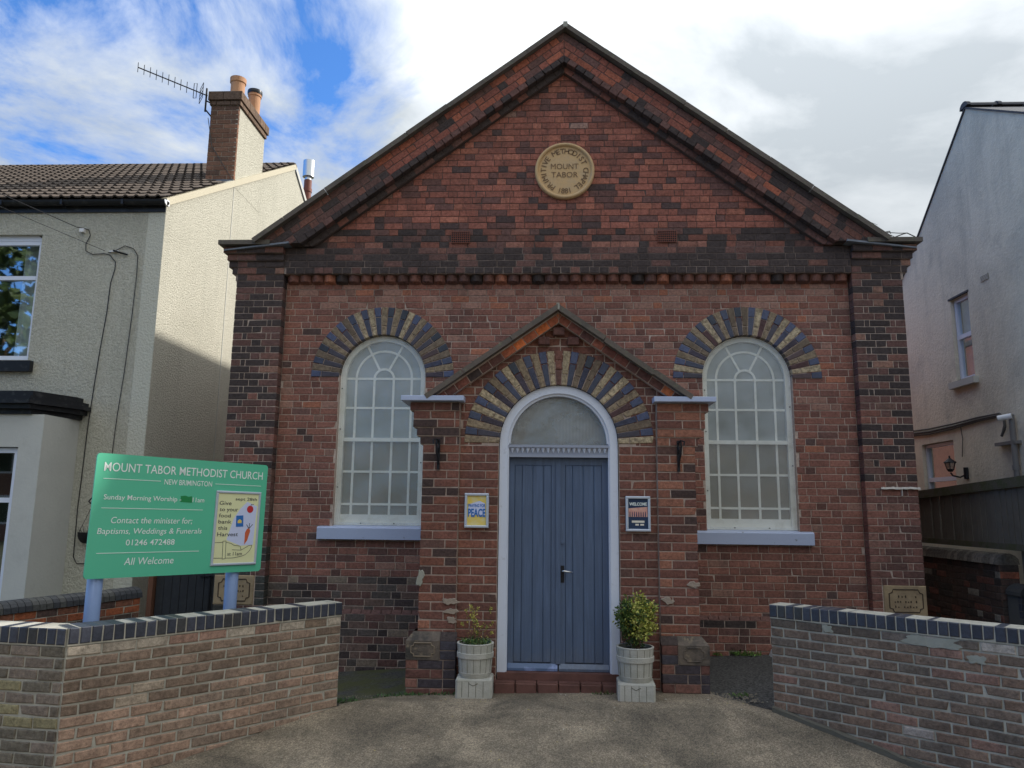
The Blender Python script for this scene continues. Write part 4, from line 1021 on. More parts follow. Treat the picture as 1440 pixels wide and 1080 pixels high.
def leaf(mb, p, d, up, L_, wd, tint):
    d = d.normalized(); sdv = d.cross(up)
    if sdv.length < .05: sdv = d.cross(Vector((1, 0, 0)))
    sdv.normalize(); nrm = sdv.cross(d)
    mb.add([p, p+d*L_*.5+sdv*wd+nrm*wd*.3, p+d*L_, p+d*L_*.5-sdv*wd+nrm*wd*.3], [(0, 1, 2), (0, 2, 3)], tint)
bush = thing('shrub', (RX, RY, zt), 'dense variegated yellow-green bush growing in the right-hand tub', 'shrub')
q = random.Random(5); mb = MB(); tw = MB(); bc = Vector((RX+.03, RY, zt+.255))
def rv(q): 
    v = Vector((q.gauss(0, 1), q.gauss(0, 1), q.gauss(0, 1))); return v.normalized()
clumps = []
for k in range(60):
    v = rv(q); r_ = q.uniform(.05, .9)**.5
    c = bc+Vector((v.x*.20*r_, v.y*.18*r_, v.z*.215*r_)); clumps.append(c)
    tw.tube([(RX+q.uniform(-.04, .04), RY+q.uniform(-.04, .04), zt), (RX+(c.x-RX)*.5, RY+(c.y-RY)*.5, zt+(c.z-zt)*.5), c], .0035, 4, r1=.0015)
    yel = c.x > RX-.02 and c.z > bc.z-.12 and q.random() < .75
    for j in range(62):
        v2 = rv(q); p = c+v2*q.uniform(.01, .062)
        t_ = choose((3, (.42, .42, .075)), (2, (.55, .52, .14)), (2, (.14, .20, .035))) if yel else choose((4, (.045, .085, .018)), (2, (.08, .13, .025)), (1, (.30, .31, .06)))
        leaf(mb, p, (v2+rv(q)*.7), rv(q), q.uniform(.022, .036), q.uniform(.007, .011), t_)
mb.build('foliage', M['leaf'], bush); tw.build('stems', M['twig'], bush)
sp = thing('shrub', (LX, LY, zt), 'sparse leggy twigs with small yellow leaves growing in the left-hand tub', 'shrub')
mb = MB(); tw = MB(); q = random.Random(11)
for k in range(17):
    a = q.uniform(0, 6.28); h = q.uniform(.10, .33) if k else .34; sp_ = q.uniform(.02, .15)
    p0 = Vector((LX+q.uniform(-.05, .05), LY+q.uniform(-.05, .05), zt)); p1 = p0+Vector((math.cos(a)*sp_*.4, math.sin(a)*sp_*.4, h*.55)); p2 = p0+Vector((math.cos(a)*sp_, math.sin(a)*sp_*.8, h))
    tw.tube([p0, p1, p2], .003, 4, r1=.0014)
    for j in range(26):
        f = q.choice((1, 1, .97, .9, q.uniform(.25, 1))); c = p0.lerp(p1, f*2) if f < .5 else p1.lerp(p2, f*2-1)
        leaf(mb, c+rv(q)*q.uniform(0, .012), rv(q)+Vector((0, 0, .5)), rv(q), q.uniform(.014, .024), q.uniform(.005, .008), choose((4, (.55, .47, .11)), (2, (.42, .40, .10)), (2, (.15, .19, .05))))
for j in range(420):
    a = q.uniform(0, 6.28); r_ = q.uniform(0, .145)**1; p = Vector((LX+math.cos(a)*r_, LY+math.sin(a)*r_, zt+q.uniform(0, .05)))
    leaf(mb, p, rv(q)+Vector((0, 0, .9)), rv(q), q.uniform(.015, .035), q.uniform(.004, .008), choose((4, (.06, .12, .03)), (1, (.2, .26, .07))))
mb.build('foliage', M['leaf'], sp); tw.build('stems', M['twig'], sp)

# ------------------------------------------------------------------ left house
LHX, LHY, EV, RY_, RZ_ = -5.40, .56, 5.76, 5.45, 8.60
gz0 = -.7
lh = thing('house', (-9, 5, -.5), 'cream roughcast house with brown tiled roof and brick chimney left of the chapel', 'house')
mb = MB(); sl_ = (RZ_-EV)/(RY_-LHY)
prof = [(LHY, gz0), (LHY, EV-.02), (RY_, RZ_-.06), (2*RY_-LHY, EV-.02), (2*RY_-LHY, gz0)]
vs = [(LHX, y, z) for y, z in prof]+[(-13, y, z) for y, z in prof]
wx0, wx1, wz0, wz1 = -8.45, -7.10, 3.55, 5.30
# front wall with a hole for the upper window
def front_wall(mb, X0, X1, Z0_, Z1_, holes, Y):
    xs_ = sorted({X0, X1, *[h[0] for h in holes], *[h[1] for h in holes]}); zs_ = sorted({Z0_, Z1_, *[h[2] for h in holes], *[h[3] for h in holes]})
    for a, b in zip(xs_, xs_[1:]):
        for c, d in zip(zs_, zs_[1:]):
            if any(h[0]-1e-6 <= a and b <= h[1]+1e-6 and h[2]-1e-6 <= c and d <= h[3]+1e-6 for h in holes): continue
            mb.add([(a, Y, c), (b, Y, c), (b, Y, d), (a, Y, d)], [(0, 1, 2, 3)])
    for h in holes:
        mb.add([(h[0], Y, h[2]), (h[0], Y+.16, h[2]), (h[0], Y+.16, h[3]), (h[0], Y, h[3]), (h[1], Y, h[2]), (h[1], Y+.16, h[2]), (h[1], Y+.16, h[3]), (h[1], Y, h[3])], [(0, 1, 2, 3), (4, 7, 6, 5), (3, 2, 6, 7), (0, 4, 5, 1)])
front_wall(mb, -13, LHX, gz0, EV-.02, [(wx0, wx1, wz0, wz1)], LHY)
mb.add(vs, [(4, 3, 2, 1, 0)[::-1], (5, 6, 7, 8, 9)[::-1], (3, 4, 9, 8)]); mb.build('wall', M['rough'], lh)
mb = MB(); mb.box(-5.64, -5.402, LHY-.004, LHY+.02, gz0, EV-.03); mb.build('corner_strip', mat('corner_render', (.585, .575, .485), .95, bump=[(34, .02)]), lh)
mb = MB(); mb.box(LHX, LHX+.007, 2.612, 2.628, -.3, 6.9); mb.build('render_bead', M['smooth'], lh)
# segmental head, frame, glass
def upvc(name, parent, x0, x1, z0, z1, Y, bars_x=(), bars_z=(), fw=.055, arc=0, right_light=None):
    mb = MB(); y0, y1 = Y, Y+.06
    for (a, b, c, d) in ((x0, x1, z0, z0+fw), (x0, x1, z1-fw, z1), (x0, x0+fw, z0+fw, z1-fw), (x1-fw, x1, z0+fw, z1-fw)): mb.box(a, b, y0, y1, c, d)
    for bx in bars_x: mb.box(bx-fw*.6, bx+fw*.6, y0+.002, y1, z0+fw, z1-fw)
    for bz in bars_z: mb.box(x0+fw, x1-fw, y0-.003, y1, bz-fw*.5, bz+fw*.5)
    o = mb.build(name, M['upvc'], parent)
    mb = MB(); mb.add([(x0+.03, Y+.03, z0+.03), (x1-.03, Y+.03, z0+.03), (x1-.03, Y+.03, z1-.03), (x0+.03, Y+.03, z1-.03)], [(0, 1, 2, 3)]); mb.build('glass', M['glass'], o)
    return o
uw = upvc('window', lh, wx0+.01, wx1-.01, wz0+.01, 5.225, LHY+.06, bars_x=(-7.9,), bars_z=(4.70,))
mb = MB(); n = 10; P = [(-8.44, 5.226), (-7.11, 5.226)]+[(-7.11-1.33*k/n, 5.226+.085+.105*math.sin(math.pi*k/n)-.085*0 if 0 < k < n else 5.24) for k in range(n+1)]
prism(mb, FRONT, P, -LHY-.12, -LHY-.055); mb.build('arched_head', M['upvc'], uw)
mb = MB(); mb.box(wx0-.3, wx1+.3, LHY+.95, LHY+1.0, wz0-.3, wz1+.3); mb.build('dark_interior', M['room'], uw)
mb = MB()
for (x0, x1, f) in ((-7.48, -7.16, 1), (-8.40, -8.0, -1)):
    n = 24; vs = []
    for k in range(n+1):
        x = x0+(x1-x0)*k/n; y = LHY+.24+.02*math.sin(k*1.7); tp = .16*(k/n if f < 0 else 1-k/n)
        vs += [(x+f*.0, y, wz0), (x, y, wz1)]
    mb.add(vs, [(2*k, 2*k+2, 2*k+3, 2*k+1) for k in range(n)])
mb.build('curtain', M['curtain'], uw)
mb = MB(); mb.box(wx0-.08, wx1+.085, LHY-.07, LHY+.10, 3.385, 3.53); mb.build('window_sill', M['plastic'], lh)
# bay
bz0, bz1 = -.5, 2.74; bf = -.10
Pb = [(-6.36, LHY), (-6.27, LHY-.16), (-6.56, bf), (-13, bf)]
bay = [(-6.34, LHY+.0), (-6.50, bf)]
mb = MB()
mb.add([(-6.30, LHY-.001, bz0), (-6.33, bf, bz0), (-6.33, bf, bz1), (-6.30, LHY-.001, bz1)], [(1, 0, 3, 2)])
front_wall(mb, -9.2, -6.33, bz0, bz1, [(-8.5, -6.615, .45, 2.34)], bf)
mb.build('bay_wall', M['smooth'], lh)
bw = upvc('window', lh, -8.49, -6.625, .46, 2.33, bf+.05, bars_x=(-7.9,), bars_z=(1.70,), fw=.06)
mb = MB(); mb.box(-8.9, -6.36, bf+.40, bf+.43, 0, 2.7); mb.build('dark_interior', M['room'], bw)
can = MB()
def canopy(e, z0, z1): prism(can, Frame((0, 0, 0), (1, 0, 0), (0, 0, 1), (0, 1, 0)), [(-9.4, bf-e), (-6.50+e*.35, bf-e), (-6.30+e, LHY-.12-e*.3), (-6.30+e, LHY+.02), (-9.4, LHY+.02)], z0, z1)
for e, a, b in ((.03, 2.742, 2.80), (.09, 2.802, 2.86), (.14, 2.862, 2.91), (.10, 2.912, 2.96), (.02, 2.962, 3.03)): canopy(e, a, b)
can.build('bay_canopy', M['plastic'], lh)
# roof tiles
th_ = math.atan(sl_); cT, sT = math.cos(th_), math.sin(th_)
def roof_pt(x, q, h): return Vector((x, LHY-.06+q*cT-h*sT, EV+.02+q*sT+h*cT))
tm = MB(); nseg = 12; TW, TG = .30, .345
prof = [(TW*k/nseg, .012+.022*max(0, math.sin(2*math.pi*(k/nseg)*2))**.8) for k in range(nseg+1)]
vs = []
for (q_, dh, flat) in ((0, .030, 0), (.36, .0, 0), (0, .0, 1)):
    for (x, h) in prof: vs.append((x, q_*cT-(h+dh if not flat else h+.008)*sT, q_*sT+(h+dh if not flat else h+.008)*cT))
n = nseg+1
fs = [(k, k+1, n+k+1, n+k) for k in range(nseg)]+[(2*n+k, 2*n+k+1, k+1, k) for k in range(nseg)]
tme = bpy.data.meshes.new('roof_tile'); tme.from_pydata(vs, [], fs); tme.materials.append(M['roof']); tme.update()
nrow = int((RY_-LHY+.06)/cT/TG)+1; far_ = MB(); roof_base = MB()
roof_base.add([roof_pt(LHX-.02, 0, -.0), roof_pt(-13.2, 0, 0), roof_pt(-13.2, (RY_-LHY)/cT, 0), roof_pt(LHX-.02, (RY_-LHY)/cT, 0)], [(0, 3, 2, 1)])
roof_base.add([(LHX, RY_, RZ_-.02), (-13.2, RY_, RZ_-.02), (-13.2, 2*RY_-LHY+.2, EV-.1), (LHX, 2*RY_-LHY+.2, EV-.1)], [(0, 1, 2, 3)])
rf = roof_base.build('roof', M['roof'], lh)
for r_ in range(nrow):
    for k in range(25):
        x = LHX+.02-(k+1)*TW; q_ = r_*TG
        if LHX-.0-x < .75 and 2.35 < LHY+q_*cT < 3.65 and LHX-x < .52: continue
        p = roof_pt(x, q_, R.uniform(0, .004))
        if k < 15:
            o = bpy.data.objects.new('roof_tile', tme); COL.objects.link(o); o.parent = rf; o.location = p-wl(rf)
        else: far_.add([p+Vector(v) for v in vs], fs)
far_.build('roof_tile', M['roof'], rf, kind='stuff')
mb = MB()
for k in range(16):
    x = LHX+.01-.46*k; vs = []
    for xx in (x-.003, x-.457):
        for j in range(7): a = math.pi*j/6; vs.append((xx, RY_+.11*math.cos(a), RZ_-.0+.075*math.sin(a)))
    m_ = MB(); m_.add(vs, [(j, j+1, 8+j, 7+j) for j in range(6)]+[tuple(range(7))]); m_.build('ridge_tile', M['roof'], rf)
mb = MB()
for q0, q1 in ((0, .27), (.27, .95), (.95, 1.25), (1.25, 2.05)): pass
mb.add([roof_pt(LHX+.03, 0, -.09), roof_pt(LHX+.03, (RY_-LHY)/cT+.02, -.09), roof_pt(LHX+.03, (RY_-LHY)/cT+.02, .008), roof_pt(LHX+.03, 0, .008), roof_pt(LHX-.05, 0, .008), roof_pt(LHX-.05, (RY_-LHY)/cT, .008), roof_pt(LHX-.01, 0, -.09)], [(0, 1, 2, 3), (3, 2, 5, 4), (0, 3, 4, 6)])
mb.build('verge_mortar', mat('verge_mortar', (.60, .55, .42), .95, noise=[(60, .4, .6, .4, (.4, .36, .27))], bump=[(60, .01)]), lh)
mb = MB(); Yb = 2*RY_-LHY; mb.add([(LHX+.03, RY_, RZ_-.10), (LHX+.03, Yb, EV-.10), (LHX+.03, Yb, EV+.0), (LHX+.03, RY_, RZ_+.02)], [(0, 1, 2, 3)]); mb.build('rear_verge', M['smooth'], lh)
gut = MB(); vs = []; GY, GZ_ = LHY-.075, EV-.015
for xx in (LHX+.03, -13.2):
    for j in range(9): a = math.pi*j/8; vs.append((xx, GY+.062*math.cos(a), GZ_-.062*math.sin(a)-.0))
gut.add(vs, [(j, j+1, 10+j, 9+j) for j in range(8)]+[tuple(range(9))]); gut.box(-13, LHX, LHY-.022, LHY-.002, EV-.15, EV-.02)
for k in range(5): gut.box(-5.95-k*.85-.015, -5.95-k*.85+.015, GY-.066, GY+.06, GZ_-.066, GZ_+.004)
gut.build('gutter', M['plastic'], lh)
mb = MB(); ring = [(LHX+.032, GY+.064*math.cos(math.pi*j/8), GZ_-.064*math.sin(math.pi*j/8)) for j in range(9)]
mb.add(ring+[(p[0]+.01, p[1], p[2]) for p in ring], [tuple(range(9, 18))]+[(j, j+1, 10+j, 9+j) for j in range(8)]); mb.box(LHX+.01, LHX+.042, GY+.0, GY+.07, GZ_-.06, GZ_+.02); mb.build('gutter_end', M['flash'], lh)
# chimney
CX0, CX1, CY0, CY1 = -5.875, -5.382, 2.56, 3.74
mb = MB(); mb.box(CX0+.006, CX1-.03, CY0+.006, CY1, 6.8, 8.50); ch = mb.build('chimney', mat('chimney_mortar', (.34, .29, .23), .95), lh)
L = []; Fc = Frame((0, CY0, 0), (1, 0, 0))
r_ = 0; z = 8.33
while z > 6.95:
    for a, b, st in row_cuts(CX0, CX1-.005, [.5, 1, .5] if r_ % 2 else [1, 1.05], 0, .2403): brick(L, Fc, rectp(a, b, z-.083, z), 0, .05, choose((4, (.155, .088, .06)), (3, (.19, .105, .07)), (2, (.11, .07, .052))))
    z -= .083; r_ += 1
for (z0, z1, e, pat) in ((8.33, 8.41, .02, [.5, 1, .5]), (8.415, 8.575, .045, [1.1, 1.2])):
    F2 = Frame((0, CY0-e, 0), (1, 0, 0))
    for a, b, st in row_cuts(CX0-e, CX1+e, pat, 0, .24): brick(L, F2, rectp(a, b, z0, z1), 0, .1, (.10, .072, .055))
    F3 = Frame((CX1+e, 0, 0), (0, 1, 0))
    for a, b, st in row_cuts(CY0-e, CY1+e, [1], .5, .24): brick(L, F3, rectp(a, b, z0, z1), 0, .1, (.13, .095, .07))
for b in L: MB().add(b[0], b[1], b[2]).build('brick', M['brick'], ch)
mb = MB(); mb.box(CX1-.05, LHX+.003, CY0+.002, CY1, 6.9, 8.33); mb.build('rendered_side', M['rough'], ch)
mb = MB(); mb.box(CX0-.04, CX1+.04, CY0-.04, CY1+.04, 8.56, 8.572); mb.box(CX0-.01, CX1+.01, CY0, CY1, 8.40, 8.55); mb.build('flaunching', M['concrete'], ch)
mb = MB(); mb.box(CX0-.03, CX1-.01, CY0-.012, CY0+.01, 6.87, 7.00)
mb.add([(CX0-.06, CY0-.09, 6.865), (CX1-.0, CY0-.09, 6.865), (CX1-.0, CY0-.005, 6.97), (CX0-.06, CY0-.005, 6.97)], [(0, 1, 2, 3)]); mb.build('lead_apron', M['lead'], ch)
for (y, r_, h, m, dk) in ((2.92, .125, .46, 'pot', 0), (3.42, .11, .50, 'pot', 1)):
    mb = MB(); mb.lathe([(r_*.92, 0), (r_*.95, h*.8), (r_*1.08, h*.82), (r_*1.1, h), (r_*.9, h), (r_*.85, .1)], (-5.60+.10*dk, y, 8.57), 24); p_ = mb.build('chimney_pot', M[m], ch, smooth=False)
    if dk:
        mb = MB(); mb.lathe([(r_*1.15, h*.90), (r_*1.2, h*.97), (r_*1.15, h*1.05), (.0, h*1.16)], (-5.50, y, 8.57), 24); mb.build('cowl', M['plastic'], p_)
mb = MB(); mb.tube([(-5.56, 6.75, 8.0), (-5.56, 6.75, 8.90)], .085, 20); mb.tube([(-5.56, 6.75, 8.62), (-5.56, 6.75, 8.70)], .098, 20); fl = mb.build('flue', M['clay'], lh)
mb = MB(); mb.tube([(-5.56, 6.75, 8.88), (-5.56, 6.75, 8.98)], .07, 20); mb.tube([(-5.56, 6.75, 8.98), (-5.56, 6.75, 9.36)], .125, 24); mb.build('cowl', M['steel'], fl)
# wall cables
def X_(x, z, y=.0): return (x, LHY-.012-y, z)
mb = MB(); mb.tube([X_(-6.60, 5.385, .04), X_(-6.53, 5.385), X_(-6.45, 5.36), X_(-6.42, 5.28), X_(-6.47, 5.16), X_(-6.46, 5.06), X_(-6.36, 5.01), X_(-6.20, 5.02), X_(-6.12, 5.0), X_(-6.03, 4.90), X_(-6.03, 4.80), X_(-6.07, 4.60), X_(-6.08, 4.2), X_(-6.12, 3.7), X_(-6.15, 3.2), X_(-6.18, 2.6), X_(-6.19, 2.0), X_(-6.20, 1.6), X_(-6.19, 1.0), X_(-6.14, .92), X_(-6.0, .92)], .0055, 6)
mb.tube([X_(-6.15, 5.03), X_(-6.05, 5.06), X_(-5.92, 5.13), X_(-5.80, 5.09), X_(-5.73, 4.99), X_(-5.72, 4.7), X_(-5.73, 4.2), X_(-5.76, 3.4), X_(-5.80, 2.8), X_(-5.82, 2.2), X_(-5.84, 1.4)], .0048, 6)
mb.tube([X_(-6.06, 5.055, .03), X_(-5.98, 5.03, .02), X_(-5.87, 5.0, .01)], .012, 6); mb.build('wall_cable', M['iron'], lh)
mb = MB(); mb.box(-6.56, -6.50, LHY-.05, LHY, 5.32, 5.37); mb.box(-6.12, -6.0, LHY-.03, LHY, 5.04, 5.058); mb.build('cable_hook', M['flash'], lh)
oc = MB(); oc.tube([(-6.60, LHY-.06, 5.385), (-9.2, -6, 5.85), (-14, -18, 7.2)], .005, 5); oc.tube([(-6.16, LHY-.06, 5.04), (-9.0, -6, 5.6), (-14.5, -18, 7.0)], .0035, 5)
tag(oc.build('overhead_cable', M['iron']), 'two thin black service cables running to the front of the cream house', 'cable')
# television aerial on the chimney
ae = thing('television_aerial', (-5.92, 2.45, 8.3), 'black television aerial with many prongs on the side of the brick chimney', 'aerial')
mb = MB(); mb.tube([(-5.93, 2.48, 8.18), (-5.93, 2.48, 8.60)], .016, 8); mb.tube([(-5.93, 2.48, 8.38), (-5.865, 2.60, 8.38)], .012, 6); mb.tube([(-5.93, 2.48, 8.22), (-5.865, 2.60, 8.14)], .012, 6); mb.build('mast', M['iron'], ae)
P0, P1 = Vector((-5.90, 2.46, 8.455)), Vector((-6.99, 2.20, 8.83))
mb = MB(); mb.tube([P0, P1], .010, 6); bm_ = mb.build('boom', M['iron'], ae)
el = Vector((.13, -.25, .96)).normalized()
for k in range(9):
    c = P0.lerp(P1, .30+.70*k/8); h = .125-.002*k; m_ = MB(); m_.tube([c-el*h*.72, c+el*h*.72], .0055, 5); m_.build('prong', M['iron'], bm_)
c = P0.lerp(P1, .18); m_ = MB(); m_.tube([c-el*.12+Vector((-.025, 0, 0)), c+el*.12+Vector((-.025, 0, 0)), c+el*.12+Vector((.025, 0, 0)), c-el*.12+Vector((.025, 0, 0)), c-el*.12+Vector((-.025, 0, 0))], .006, 5); m_.build('dipole', M['iron'], bm_)
c = P0.lerp(P1, .09); m_ = MB()
for k in range(5):
    o_ = (k-2)*.05; m_.tube([c+el*o_*1.2+Vector((-.05, .05, -.03)), c+el*o_*1.2+Vector((.05, -.05, .03))], .005, 5)
for e in (-1, 1): m_.tube([c+el*-.12+Vector((-.05, .05, -.03))*e, c+el*.12+Vector((-.05, .05, -.03))*e], .005, 5)
m_.build('reflector', M['iron'], bm_)
mb = MB(); mb.tube([(-5.90, 2.54, 8.1), (-5.80, 2.545, 7.6), (-5.40, 2.545, 6.98)], .006, 5); mb.build('lead_wire', M['cable'], ae)
# hanging basket
hb = thing('hanging_basket', (-6.03, .36, 1.17), 'black half-round wall basket on the roughcast wall beside the notice board', 'basket')
mb = MB(); vs = []; n = 12; c = Vector((-6.03, LHY-.01, 1.31))
for i in range(6):
    ph = i/5*math.pi/2
    for k in range(n+1): a = math.pi*k/n; vs.append((c.x+.125*math.cos(a)*math.cos(ph)**.8, c.y-.11*math.sin(a)*math.cos(ph)**.8, c.z-.145*math.sin(ph)))
mb.add(vs, [(i*(n+1)+k, (i+1)*(n+1)+k, (i+1)*(n+1)+k+1, i*(n+1)+k+1) for i in range(5) for k in range(n)]); mb.build('bowl', M['iron'], hb, smooth=True)
mb = MB(); mb.tube([(-5.95, LHY-.02, 1.62), (-5.95, LHY-.02, 1.72), (-6.0, LHY-.06, 1.74), (-6.02, LHY-.08, 1.70), (-5.99, LHY-.08, 1.67)], .010, 6)
for e in (-.09, .09): mb.tube([(c.x+e, c.y-.05, 1.31), (-5.98, LHY-.05, 1.66)], .003, 4)
for k in range(9): u = c.x-.08+.02*k; mb.tube([(u, c.y-.05, 1.30), (u+R.uniform(-.03, .03), c.y-.06, 1.30+R.uniform(.03, .12))], .004, 4, r1=.001)
mb.build('bracket', M['iron'], hb)

# ------------------------------------------------------------------ boundary wall, gate on the left
A_, B_ = Vector((-6.3, -4.25)), Vector((-4.90, -.15)); Ln = (B_-A_).length; Ud2 = (B_-A_).normalized()
F = Frame((A_.x, A_.y, 0), (Ud2.x, Ud2.y, 0))
bwl = thing('boundary_wall', (-5.3, -1.2, -.3), 'low orange brick wall with rounded blue coping in front of the cream house', 'wall')
mb = MB(); prism(mb, F, rectp(0, Ln, -.8, .60), -.22, -.006); mb.build('mortar_core', M['mortarw'], bwl)
L = []
for r_ in range(14):
    z = .60-.08*(r_+1)
    if z < -.6: break
    for a, b, st in row_cuts(0, Ln, [1], .5*(r_ % 2), .235):
        if b < 1.2: continue
        brick(L, F, rectp(a, b, z, z+.08), 0, .05, choose((3, (.30, .10, .05)), (2, (.20, .09, .06)), (2, (.09, .06, .055))) if r_ < 2 else choose((2, (.12, .07, .055)), (3, (.07, .055, .05))))
realize(L, bwl, M['brick'], 'brick', 160)
k = 0; p = .075
while k*p < Ln-.05:
    a, b = k*p+.003, (k+1)*p-.003; k += 1
    if b < 1.2: continue
    m_ = MB(); vs = []; n = 8
    for uu in (a, b):
        for j in range(n+1): an = math.pi*j/n; vs.append(F(uu, .60+.118*math.sin(an)**.8, -.11+.125*math.cos(an)))
    m_.add(vs, [(j, n+1+j, n+2+j, j+1) for j in range(n)]+[tuple(range(n+1)), tuple(reversed(range(n+1, 2*n+2)))], choose((2, (.055, .058, .065)), (1, (.085, .085, .08)))); m_.build('coping_brick', M['glazed'], bwl)
gt = thing('side_gate', (-4.6, .3, -.3), 'dark grey boarded gate between the orange wall and the chapel', 'gate')
for k in range(8):
    x = -4.97+.10*k; L = []; Fg = Frame((0, .32, 0), (1, 0, 0)); brick(L, Fg, rectp(x, x+.10, -.35, 1.42), 0, .02, (1, 1, 1), j=.002, bev=.004, rough=.4); m_ = MB(); m_.add(L[0][0], L[0][1]); m_.build('board', M['gate'], gt)
mb = MB(); mb.box(-4.97, -4.17, .342, .38, .15, .25); mb.box(-4.97, -4.17, .342, .38, 1.1, 1.2); mb.build('rail', M['gate'], gt)
mb = MB(); mb.box(-4.42, -4.18, .302, .318, .80, .815); mb.box(-4.30, -4.285, .302, .318, .2, .82); mb.build('bolt', M['iron'], gt)
mb = MB(); mb.box(-5.045, -4.985, .27, .36, -.4, 1.5); mb.build('gate_post', M['rust'], gt)

# ------------------------------------------------------------------ right house
rh = thing('house', (9, 1, -.2), 'tall weathered grey-cream rendered house right of the chapel', 'house')
HX = 5.60; ay, az = .945, 7.21
yb, zb_ = 5.0, 7.21-(5.0-.945)*.83; yf, zf = -4.2, 7.21-(4.2+.945)*.62
holes = [(1.30, 1.76, 3.50, 4.69), (1.99, 2.90, 1.60, 2.71)]
mb = MB()
def gwall(mb):
    ys_ = sorted({yf, ay, yb, *[h[0] for h in holes], *[h[1] for h in holes]}); zs_ = sorted({-.6, zf, *[h[2] for h in holes], *[h[3] for h in holes]})
    zs_ = [z for z in zs_]
    top = 3.0
    for a, b in zip(ys_, ys_[1:]):
        def zt_(y): return az-(y-ay)*.83 if y > ay else az-(ay-y)*.62
        hs = [h for h in holes if h[0]-1e-6 <= a and b <= h[1]+1e-6]
        z = -.6
        for h in sorted(hs, key=lambda h: h[2]):
            mb.add([(HX, b, z), (HX, a, z), (HX, a, h[2]), (HX, b, h[2])], [(0, 1, 2, 3)]); z = h[3]
        mb.add([(HX, b, z), (HX, a, z), (HX, a, zt_(a)), (HX, b, zt_(b))], [(0, 1, 2, 3)])
    for h in holes: mb.add([(HX, h[0], h[2]), (HX+.15, h[0], h[2]), (HX+.15, h[0], h[3]), (HX, h[0], h[3]), (HX, h[1], h[2]), (HX+.15, h[1], h[2]), (HX+.15, h[1], h[3]), (HX, h[1], h[3])], [(0, 1, 2, 3), (4, 7, 6, 5), (3, 2, 6, 7), (0, 4, 5, 1)])
gwall(mb)
mb.add([(HX, yf, -.6), (13, yf, -.6), (13, yf, zf), (HX, yf, zf)], [(0, 1, 2, 3)]); mb.add([(HX, yb, -.6), (13, yb, -.6), (13, yb, zb_), (HX, yb, zb_)], [(3, 2, 1, 0)]); mb.build('wall', M['stained'], rh)
mb = MB(); e = .02
for (y1, z1) in ((yf-.2, zf-.124), (yb+.2, zb_-.166)):
    mb.add([(HX-e, ay, az+.0), (13, ay, az+.0), (13, y1, z1), (HX-e, y1, z1), (HX-e, ay, az+.03), (13, ay, az+.03), (13, y1, z1+.03), (HX-e, y1, z1+.03)], [(0, 1, 2, 3), (4, 5, 6, 7), (0, 3, 7, 4), (2, 3, 7, 6)])
rr_ = mb.build('roof', M['slate'], rh)
for k in range(12):
    x = HX-.03+.42*k; m_ = MB(); vs = []
    for xx, r_ in ((x, .085), (x+.05, .085), (x+.051, .070), (x+.417, .070)):
        for j in range(7): a = math.pi*j/6; vs.append((xx, ay+r_*1.2*math.cos(a), az+.015+r_*math.sin(a)))
    m_.add(vs, [(i*7+j, i*7+j+1, (i+1)*7+j+1, (i+1)*7+j) for i in range(3) for j in range(6)]+[tuple(range(7))]); m_.build('ridge_tile', M['slate'], rr_)
def upvc_x(parent, y0, y1, z0, z1, bars_z, back, X=HX+.05, fw=.045):
    mb = MB()
    for (a, b, c, d) in ((y0, y1, z0, z0+fw), (y0, y1, z1-fw, z1), (y0, y0+fw, z0+fw, z1-fw), (y1-fw, y1, z0+fw, z1-fw)): mb.box(X, X+.06, a, b, c, d)
    for bz in bars_z: mb.box(X-.003, X+.06, y0+fw, y1-fw, bz-.03, bz+.03)
    o = mb.build('window', M['upvc'], parent)
    mb = MB(); mb.add([(X+.03, y1, z0), (X+.03, y0, z0), (X+.03, y0, z1), (X+.03, y1, z1)], [(0, 1, 2, 3)]); mb.build('glass', M['glass'], o)
    mb = MB(); mb.box(X+.12, X+.14, y0-.1, y1+.1, z0-.1, z1+.1); mb.build('window_backing', back, o)
    return o
upvc_x(rh, 1.31, 1.75, 3.51, 4.68, (4.13,), mat('blue_net', (.42, .52, .66), .8, noise=[(5, .4, .6, .5, (.25, .32, .42))]))
upvc_x(rh, 2.0, 2.89, 1.61, 2.70, (2.17,), M['blind'])
mb = MB(); mb.box(HX-.07, HX+.05, 1.22, 1.86, 3.41, 3.50); mb.build('window_sill', M['smooth'], rh)
mb = MB(); mb.box(HX-.012, HX+.02, 1.28, 1.80, 4.69, 4.715); mb.build('window_trim', M['slate'], rh)
mb = MB(); mb.box(HX-.006, HX+.0, .79, .965, 4.72, 4.80); a_ = mb.build('air_vent', M['concretedark'], rh)
mb = MB()
for k in range(5): mb.box(HX-.012, HX-.004, .79, .965, 4.722+.017*k, 4.729+.017*k)
mb.build('louvre', M['cream'], a_)
mb = MB()
for e, r_ in ((0, .016), (.035, .012), (-.03, .010)):
    mb.tube([(HX-.02, 3.6, 2.93+e), (HX-.02, 2.6, 2.885+e*1.2), (HX-.025, 1.9, 2.89+e), (HX-.02, 1.3, 2.915+e*.8), (HX-.02, .80, 2.915+e*.6), (HX-.03, .70, 2.87), (HX-.03, .70, 2.75+e), (HX-.04, .77, 2.64)], r_, 6)
mb.tube([(HX-.015, 1.74, 2.88), (HX-.015, 1.71, 2.7), (HX-.015, 1.76, 2.45)], .006, 5)
mb.build('cable_run', M['cable'], rh)
mb = MB(); mb.tube([(HX-.06, .50, -.3), (HX-.06, .50, 2.88)], .034, 12); mb.tube([(HX-.06, .50, 2.2), (HX-.06, .50, 2.26)], .042, 12); mb.box(HX-.085, HX-.005, .44, .86, 2.52, 2.56); mb.build('downpipe', mat('grey_pipe', (.19, .18, .17), .6), rh)
